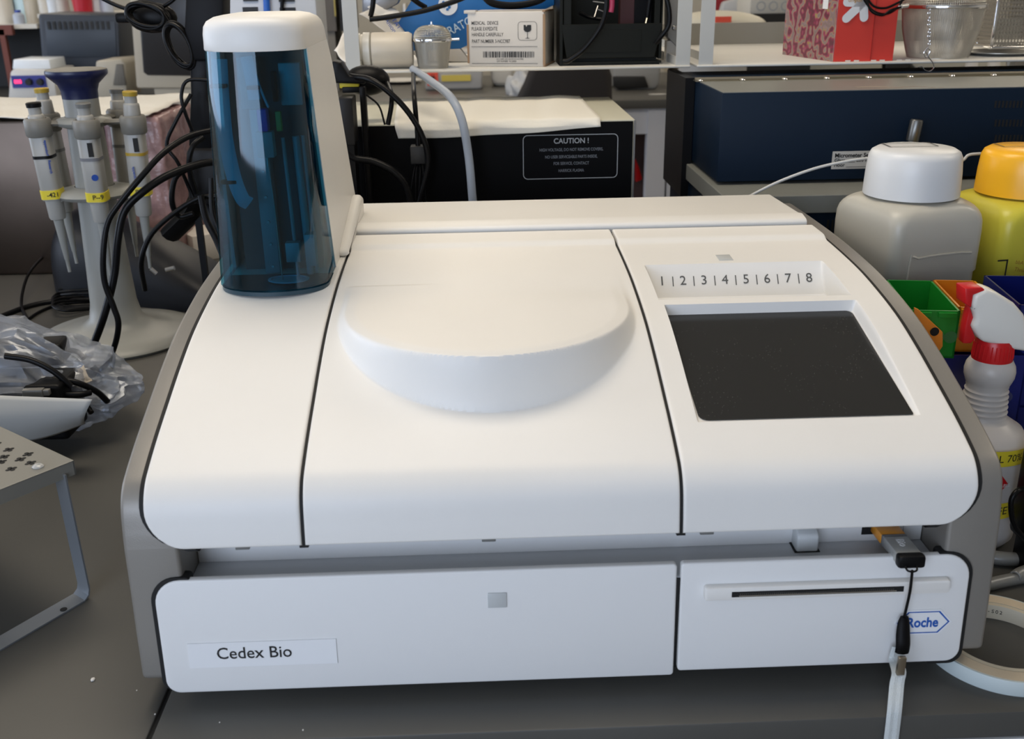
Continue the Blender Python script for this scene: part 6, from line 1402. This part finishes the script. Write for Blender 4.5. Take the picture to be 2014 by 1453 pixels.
# chair
chx = at(1105, 170, 3.7).x
o = thing('office_chair', 'dark blurred chair back in the aisle between the benches', 'chair', (chx, 3.7, FLOOR))
bm = bmesh.new(); prism(bm, PX([(1012, 200), (1030, 165), (1052, 110), (1190, 105), (1204, 150), (1206, 330), (1030, 330)], 3.70), 'y', 3.68, 3.75, bev=.03, seg=4); part('backrest', bm, mat('dark_brown_fabric', (.018, .015, .014), .8, lin=True), o, 60)
bm = bmesh.new(); box(bm, (chx-.22, 3.25, -.47), (chx+.22, 3.70, -.41), bev=.02); part('seat', bm, mat('dark_brown_fabric', None), o)
bm = bmesh.new(); tube(bm, [(chx, 3.48, FLOOR+.06), (chx, 3.48, -.47)], .025, smooth=0); part('gas_column', bm, M_DK, o)
for k in range(5):
    a = k*2*math.pi/5; bm = bmesh.new(); tube(bm, [(chx, 3.48, FLOOR+.09), (chx+.28*math.cos(a), 3.48+.28*math.sin(a), FLOOR+.03)], .018, smooth=0); part('leg', bm, M_DK, o)
o, YP = low('printer', 'grey and black printer on the far bench under the shelf end', 'printer', [(1200, 95), (1302, 95), (1298, 168), (1288, 176), (1212, 178)], 4.6, .3, M_FG, .012)
bm = bmesh.new(); prism(bm, PX([(1205, 150), (1268, 150), (1276, 172), (1216, 176), (1206, 170)], YP-.004), 'y', YP-.01, YP+.005, bev=.004); part('paper_tray', bm, M_DK, o)
bm = bmesh.new(); lathe(bm, [(0, 0), (.02, 0), (.022, .002), (0, .003)], on(1293, 186), 14, sx=1.8, sy=.8); tag(part('crumpled_wrapper', bm, M_FW, None), 'small white wrapper on the near edge of the far bench', 'wrapper')
# things above the right shelf's back lip
o = fbox('slide_box', 'cream box printed with rows of circles above the right shelf', 'box', 1480, -60, 1582, 27, 3.9, .2, mat('cream_box', (.60, .57, .50), .6, lin=True))
for r_, py in enumerate((12, -10)):
    for c_ in range(4):
        q = at(1497+24*c_, py, 3.897); bm = bmesh.new(); t = bmesh.new(); va = [t.verts.new((.0160*math.cos(2*math.pi*i/24), .0160*math.sin(2*math.pi*i/24), 0)) for i in range(24)]; vb = [t.verts.new((.0138*math.cos(2*math.pi*i/24), .0138*math.sin(2*math.pi*i/24), 0)) for i in range(24)]
        for i in range(24): t.faces.new((va[i], va[(i+1) % 24], vb[(i+1) % 24], vb[i]))
        add(bm, t); bmesh.ops.transform(bm, matrix=frame(q, XR, ZU), verts=bm.verts); part('printed_circle', bm, mat('faded_blue_grey', (.28, .31, .36), .6, lin=True), o, 0)
a = at(1473, 27.5, 3.88); b_ = at(1600, 60, 3.88); bm = bmesh.new(); box(bm, (a.x, 3.88, FLOOR), (b_.x, 4.15, a.z)); tag(part('black_cart', bm, M_DK, None, 0), 'black equipment cart carrying the cream printed box', 'cart')
bm = bmesh.new(); q = at(1425, 45, 3.0); t = bmesh.new(); bmesh.ops.create_uvsphere(t, u_segments=32, v_segments=16, radius=1); add(bm, t, Matrix.Translation((q.x, 3.1, q.z-.01)) @ Matrix.Diagonal((.145, .10, .040, 1)))
o = thing('domed_lid', 'cream domed container lid with red sticker behind the right shelf', 'lid', (q.x, 3.1, q.z-.05)); part('dome', bm, mat('cream_lid', (.66, .62, .50), .45, lin=True), o, 60)
bm = bmesh.new(); a = at(1407, 35, 2.995); box(bm, (a.x, 2.992, a.z-.012), (a.x+.045, 2.999, a.z+.003)); part('red_sticker', bm, mat('salmon_red', None), o)
bm = bmesh.new(); lathe(bm, [(0, FLOOR), (.10, FLOOR), (.10, q.z-.03), (0, q.z-.03)], (q.x, 3.12, 0), 40); part('drum', bm, M_FG, o, 50)
bm = bmesh.new(); prism(bm, PX([(1408, -60), (1442, -60), (1436, 8), (1422, 30), (1410, 30)], 4.6), 'y', 4.6, 4.66, bev=.008); tag(part('red_apparatus', bm, mat('deep_red', (.28, .015, .02), .5, lin=True), None), 'dark red container beyond the cream domed lid', 'container')
bm = bmesh.new(); prism(bm, PX([(1424, 4), (1478, -10), (1480, 40), (1414, 40)], 4.5), 'y', 4.5, 4.56, bev=.01); tag(part('clear_bag', bm, mat('pale_film', None), None), 'pale translucent bag in front of the red container', 'plastic bag')
# things between the right shelf and the blue lid
Y = 4.4
for nm, lab, cat, pts, m in (('beige_carton', 'beige carton on the far bench above the blue lid', 'carton', [(1568, 100), (1735, 95), (1740, 141), (1600, 144), (1560, 128)], mat('dull_card', (.36, .35, .29), .7, lin=True)),
                             ('blue_folder', 'dark blue folder on the far bench seen under the right shelf', 'folder', [(1510, 110), (1560, 110), (1560, 133), (1512, 134)], mat('far_navy', (.03, .035, .12), .6, lin=True)),
                             ('paper_stack', 'white paper stack on the far bench near the blue folder', 'paper', [(1512, 134), (1562, 133), (1570, 141), (1510, 143)], M_FW),
                             ('grey_equipment', 'grey equipment block on the far bench at the shelf gap', 'equipment', [(1390, 100), (1505, 100), (1505, 150), (1385, 152)], mat('taupe_block', (.17, .165, .14), .6, lin=True)),
                             ('dark_equipment', 'dark equipment box behind the steel hook on the far bench', 'equipment', [(1745, 100), (1790, 100), (1790, 143), (1742, 145)], M_DK),
                             ('light_case', 'pale case beside the steel hook on the far bench', 'case', [(1795, 100), (1980, 95), (1985, 136), (1850, 141), (1795, 128)], mat('dull_white_case', (.45, .44, .38), .5, lin=True))):
    low(nm, lab, cat, pts, Y+(.25 if nm == 'blue_folder' else 0), .2, m, .005)
for px, lab in ((1922, 'ribbed white screw cap bottle under the right shelf, the left one'), (1966, 'ribbed white screw cap bottle under the right shelf, the right one')):
    x = at(px, 130, 4.2).x; zz = at(px, 139, 4.2).z; o = thing('capped_bottle', lab, 'bottle', (x, 4.25, BZ)); bm = bmesh.new(); lathe(bm, [(0, BZ), (.024, BZ), (.024, zz), (0, zz)], (x, 4.25, 0), 24); part('bottle_body', bm, M_BEIGE, o, 50)
    bm = bmesh.new(); lathe(bm, [(0, zz), (.026, zz), (.022, zz+.045), (0, zz+.045)], (x, 4.25, 0), 30); part('screw_cap', bm, M_FW, o, 50)
# white outlet tower behind the analyser's tower
Y = 1.86; a = at(436, -40, Y); b_ = at(618, -40, Y)
o = thing('outlet_cabinet', 'white instrument cabinet with black sockets and blue lead behind the tower', 'cabinet', ((a.x+b_.x)/2, Y, BZ))
bm = bmesh.new(); prism(bm, [(at(437, -40, Y).x, at(437, -40, Y).z), (at(618, -40, Y).x, at(618, -40, Y).z), (b_.x, BZ), (at(445, 60, Y).x, BZ)], 'y', Y, Y+.12, bev=.004); cab = part('cabinet_body', bm, mat('cool_white_enamel', (.52, .55, .60), .4, lin=True), o)
for px0, px1, py0, py1 in ((477, 508, -14, 2), (477, 508, 14, 24), (547, 580, -14, 3), (550, 582, 15, 25)):
    p = at(px0, py0, Y); q = at(px1, py1, Y); bm = bmesh.new(); box(bm, (p.x, Y-.002, q.z), (q.x, Y+.002, p.z)); part('socket', bm, M_DK, cab, 0)
cable('blue network lead plugged into the white cabinet behind the tower', [(524, -30, Y-.008), (524, 0, Y-.008), (525, 20, Y-.008), (526, 60, Y-.008)], .0058, mat('network_blue', (.02, .12, .50), .4, lin=True))
cable('black lead hanging in front of the white cabinet sockets', [(553, -30, Y-.008), (555, 0, Y-.008), (554, 30, Y-.008), (554, 70, Y-.008)], .0032)
# locker, curtain strips between tower and shelf
for nm, lab, cat, px0, px1, py1, Yk, m in (('grey_locker', 'grey brown locker panel between the white cabinet and the shelf', 'locker', 614, 662, 61, 4.75, mat('taupe_locker', (.12, .11, .10), .5, lin=True)), ('black_locker', 'black narrow cabinet just left of the shelf upright', 'cabinet', 662, 692, 61, 4.74, M_DK)):
    p = at(px0, -60, Yk); q = at(px1, py1, Yk); bm = bmesh.new(); box(bm, (p.x, Yk, q.z), (q.x, Yk+.3, p.z)); oo = thing(nm, lab, cat, ((p.x+q.x)/2, Yk, q.z)); part('body', bm, m, oo, 0)
    p2 = at(px0, 62, Yk); bm = bmesh.new(); box(bm, (p.x+.01, Yk+.01, BZ), (q.x-.01, Yk+.28, q.z)); part('plinth', bm, mat('taupe_plinth', (.22, .21, .19), .6, lin=True), oo, 0)
bm = bmesh.new(); p = at(656, -5, 4.74); q = at(661, 32, 4.74); box(bm, (p.x, 4.735, q.z), (q.x, 4.745, p.z)); tag(part('yellow_strip', bm, mat('yellow_strip', (.50, .42, .12), .5, lin=True), None, 0), 'narrow yellow strip on the grey locker edge', 'strip')
# background cupboards along the back wall
for i in range(7):
    x0 = -4.6+1.2*i
    o = thing('tall_cupboard', 'tall grey beige cupboard standing in the row along the back wall', 'cupboard', (x0+.55, 7.6, FLOOR), group='cupboards along the back wall')
    bm = bmesh.new(); box(bm, (x0, 7.4, FLOOR), (x0+1.12, 7.98, 1.2), bev=.01); part('carcass', bm, M_BEIGE, o, 0)
    for k in range(2):
        bm = bmesh.new(); box(bm, (x0+.02+.55*k, 7.38, FLOOR+.08), (x0+.54+.55*k, 7.40, 1.17), bev=.004); dd = part('door', bm, mat('cupboard_door', (.40, .38, .33), .5, lin=True), o, 0)
        bm = bmesh.new(); box(bm, (x0+.48+.10*k, 7.355, .1), (x0+.50+.10*k, 7.38, .3), bev=.004); part('handle', bm, M_STEEL, dd)
